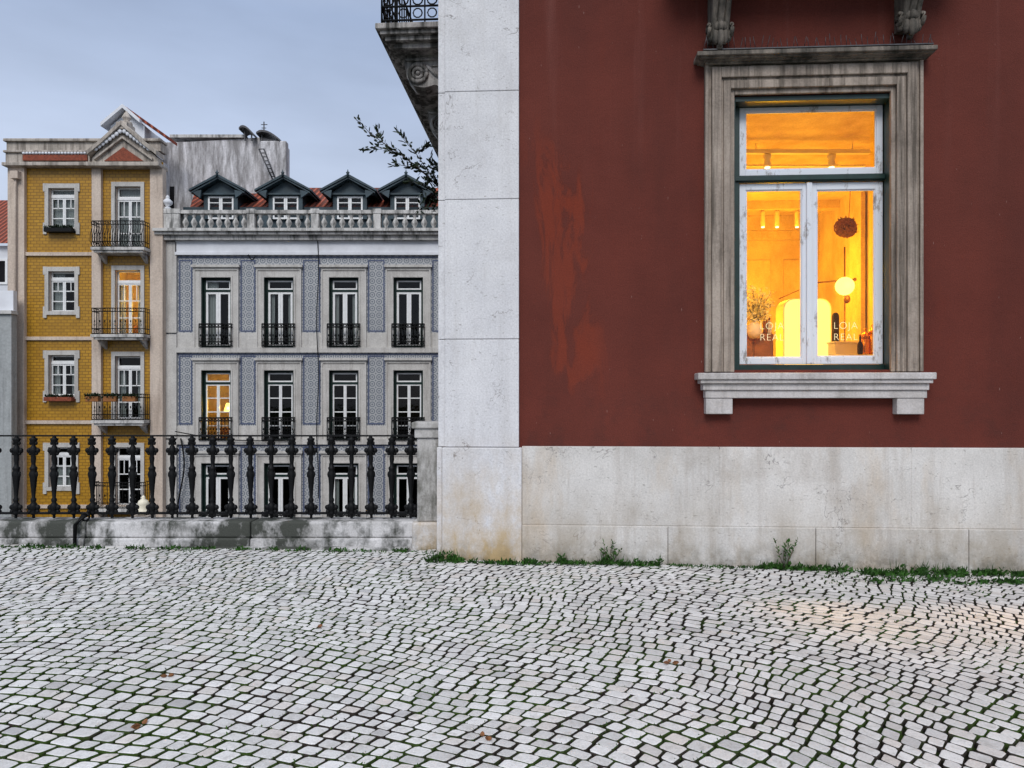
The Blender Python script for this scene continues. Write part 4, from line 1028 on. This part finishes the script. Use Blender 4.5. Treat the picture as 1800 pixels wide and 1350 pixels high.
# ---------------------------------------------------------------- weeds along the wall base
def wpos(px,off):
    s_=(px-900)/F
    if px>915:
        u=U(px,.07+off); w=Wd(u,-(.07+off),0)
    elif px>775: u=U(px,.09+off); w=Wd(u,-(.09+off),0)
    else: w=Vector((X(px,PD-.14-off),PD-.14-off,0))
    return w
def weed(px,off,rad,hh,n,name='weed_clump',stem=0,label='low green weeds growing at the foot of the wall'):
    w=wpos(px,off); z=gz(w.x)+.02; T=top(name,label,'weed',(w.x,w.y,z),group='weeds along the building foot')
    m=MB()
    for i in range(n):
        a=ru(0,6.28); r_=rad*math.sqrt(R()); x=w.x+r_*math.cos(a)*1.5; y=w.y+r_*math.sin(a)*.6
        y=min(y,w.y+off*.9)
        if noise.noise(Vector((x*9,y*9,4)))<-.12: continue
        m.leaf((x,y,gz(x)+.022+hh*R()*(1-r_/rad)*.8),(ru(-1,1),ru(-1,.3),ru(.1,1.2)),ru(.02,.055),ru(.010,.026))
        if i%4==0: m.leaf((x,y,gz(x)+.015),(ru(-.5,.5),ru(-.6,.2),1),ru(.04,.05+hh*.8),.007)
    mk('leaves',m,['weed'],T)
    if stem:
        m=MB(); 
        for k in range(6):
            e=Vector((w.x+ru(-.10,.12),w.y+ru(-.06,0),z+stem*ru(.6,1))); b0=Vector((w.x+ru(-.02,.02),w.y,z)); mid=(b0+e)/2+Vector((ru(-.02,.02),0,.01))
            m.tube([b0,mid,e],[.004,.0032,.0015],4)
            for j in range(12):
                t=ru(.3,1); p=b0+(e-b0)*t; m.leaf(p,(ru(-1,1),ru(-.5,.5),ru(.2,1)),ru(.02,.05),ru(.008,.018),1)
        mk('stem',m,['dry','weed'],T)
weed(782,.07,.12,.13,230); weed(800,.05,.06,.06,60)
for px in (845,868,885,905,930,955): weed(px,ru(.05,.14),.08,ru(.01,.05),80)
weed(985,.06,.06,.10,100); weed(1010,.06,.08,.04,80); weed(1045,.05,.06,.04,60)
weed(1073,.05,.08,.13,150,stem=.22); weed(1110,.05,.08,.07,100); weed(1135,.05,.07,.05,80); weed(1163,.05,.05,.12,90)
weed(1352,.06,.07,.08,90); weed(1378,.05,.07,.09,110,stem=.32); weed(1410,.07,.08,.05,80); weed(1440,.07,.08,.05,90); weed(1478,.07,.1,.08,130)
for px in (1530,1560,1592,1625,1650,1680,1710,1740,1765,1795,1830,1860): weed(px,ru(.05,.22),ru(.08,.14),ru(.02,.13),150)
for px in (1540,1575,1640,1700,1755,1790): weed(px,ru(.26,.46),.12,ru(.01,.04),80)
for px in (708,640,590,530,470,420,360,300,235,175,120,60): weed(px,.03,.07,.02,40)
mb=MB()
for i in range(4200):
    px=random.choice([ru(775,1200),ru(1330,1850),ru(0,760),ru(1150,1400)]); w=wpos(px,abs(random.gauss(.01,.06 if px<1450 else .24)))
    if noise.noise(Vector((w.x*4,w.y*4,2)))<-.08: continue
    mb.leaf((w.x,w.y,gz(w.x)+.018),(ru(-.6,.6),ru(-.8,.2),ru(.3,1)),ru(.015,.035),ru(.006,.012))
mk('ground_moss',mb,['weed'],kind='stuff',label='sparse moss and grass along the wall foot',cat='grass')
for (px,py) in ((245,1318),(297,1226),(560,1130),(850,1333),(1180,1190)):
    D=CH*F/(py-HY); x=X(px,D); m=MB()
    for k in range(3): m.leaf((x+ru(-.01,.01),D+ru(-.01,.01),gz(x)+.032),(ru(-1,1),ru(-1,1),.1),ru(.03,.05),.022)
    mk('fallen_leaf',m,['wicker'],None,label='small brown fallen leaf lying on the cobblestones',cat='leaf',group='fallen leaves on the pavement',loc=(x,D,gz(x)+.02))

# ---------------------------------------------------------------- world, sun, camera
w=bpy.data.worlds.new('World'); scene.world=w; w.use_nodes=True; nt=w.node_tree; nt.nodes.clear()
out=nt.nodes.new('ShaderNodeOutputWorld'); bg=nt.nodes.new('ShaderNodeBackground'); nt.links.new(bg.outputs[0],out.inputs[0])
sky=nt.nodes.new('ShaderNodeTexSky'); sky.sky_type='NISHITA'; sky.sun_disc=False; sky.sun_elevation=math.radians(40); sky.sun_rotation=math.radians(175)
tc=nt.nodes.new('ShaderNodeTexCoord'); sep=nt.nodes.new('ShaderNodeSeparateXYZ'); nt.links.new(tc.outputs['Generated'],sep.inputs[0])
rp=nt.nodes.new('ShaderNodeValToRGB'); nt.links.new(sep.outputs[2],rp.inputs[0])
e=rp.color_ramp.elements; e[0].position=0.0; e[0].color=(.66,.73,.86,1); e[1].position=1; e[1].color=(1.1,1.15,1.25,1)
x=e.new(.20); x.color=(.63,.71,.87,1); x=e.new(.45); x.color=(.45,.56,.79,1); x=e.new(.62); x.color=(.75,.83,.98,1)
mp=nt.nodes.new('ShaderNodeMapping'); mp.inputs['Scale'].default_value=(1.6,1.6,5); nt.links.new(tc.outputs['Generated'],mp.inputs[0])
no=nt.nodes.new('ShaderNodeTexNoise'); no.inputs['Scale'].default_value=1.6; no.inputs['Detail'].default_value=5; no.inputs['Roughness'].default_value=.5; nt.links.new(mp.outputs[0],no.inputs[0])
mr=nt.nodes.new('ShaderNodeMapRange'); nt.links.new(no.outputs[0],mr.inputs[0]); mr.inputs[1].default_value=.3; mr.inputs[2].default_value=.7; mr.inputs[3].default_value=.86; mr.inputs[4].default_value=1.14
mu=nt.nodes.new('ShaderNodeMixRGB'); mu.blend_type='MULTIPLY'; mu.inputs[0].default_value=1; nt.links.new(rp.outputs[0],mu.inputs[1]); nt.links.new(mr.outputs[0],mu.inputs[2])
s2=nt.nodes.new('ShaderNodeMixRGB'); s2.blend_type='MULTIPLY'; s2.inputs[0].default_value=1; nt.links.new(sky.outputs[0],s2.inputs[1]); s2.inputs[2].default_value=(.06,.06,.06,1)
ad=nt.nodes.new('ShaderNodeMixRGB'); ad.blend_type='MIX'; ad.inputs[0].default_value=.88; nt.links.new(s2.outputs[0],ad.inputs[1]); nt.links.new(mu.outputs[0],ad.inputs[2])
nt.links.new(ad.outputs[0],bg.inputs[0]); bg.inputs[1].default_value=1.0
sl=bpy.data.lights.new('sun','SUN'); sl.energy=1.9; sl.angle=math.radians(25); sl.color=(1,.965,.93); so=bpy.data.objects.new('sun',sl); col.objects.link(so)
dirv=Vector((.12,1,-.92)); so.rotation_euler=dirv.to_track_quat('-Z','Y').to_euler(); so.location=(0,-5,20)
cam=bpy.data.cameras.new('camera'); cam.sensor_width=36; cam.lens=F/1800*36; cam.shift_y=25/1800; cam.clip_end=2000; cam.clip_start=.05
co=bpy.data.objects.new('camera',cam); col.objects.link(co); co.location=(0,0,CH); co.rotation_euler=(math.pi/2,0,0); scene.camera=co
scene.view_settings.view_transform='Standard'; scene.view_settings.look='None'; scene.view_settings.exposure=0
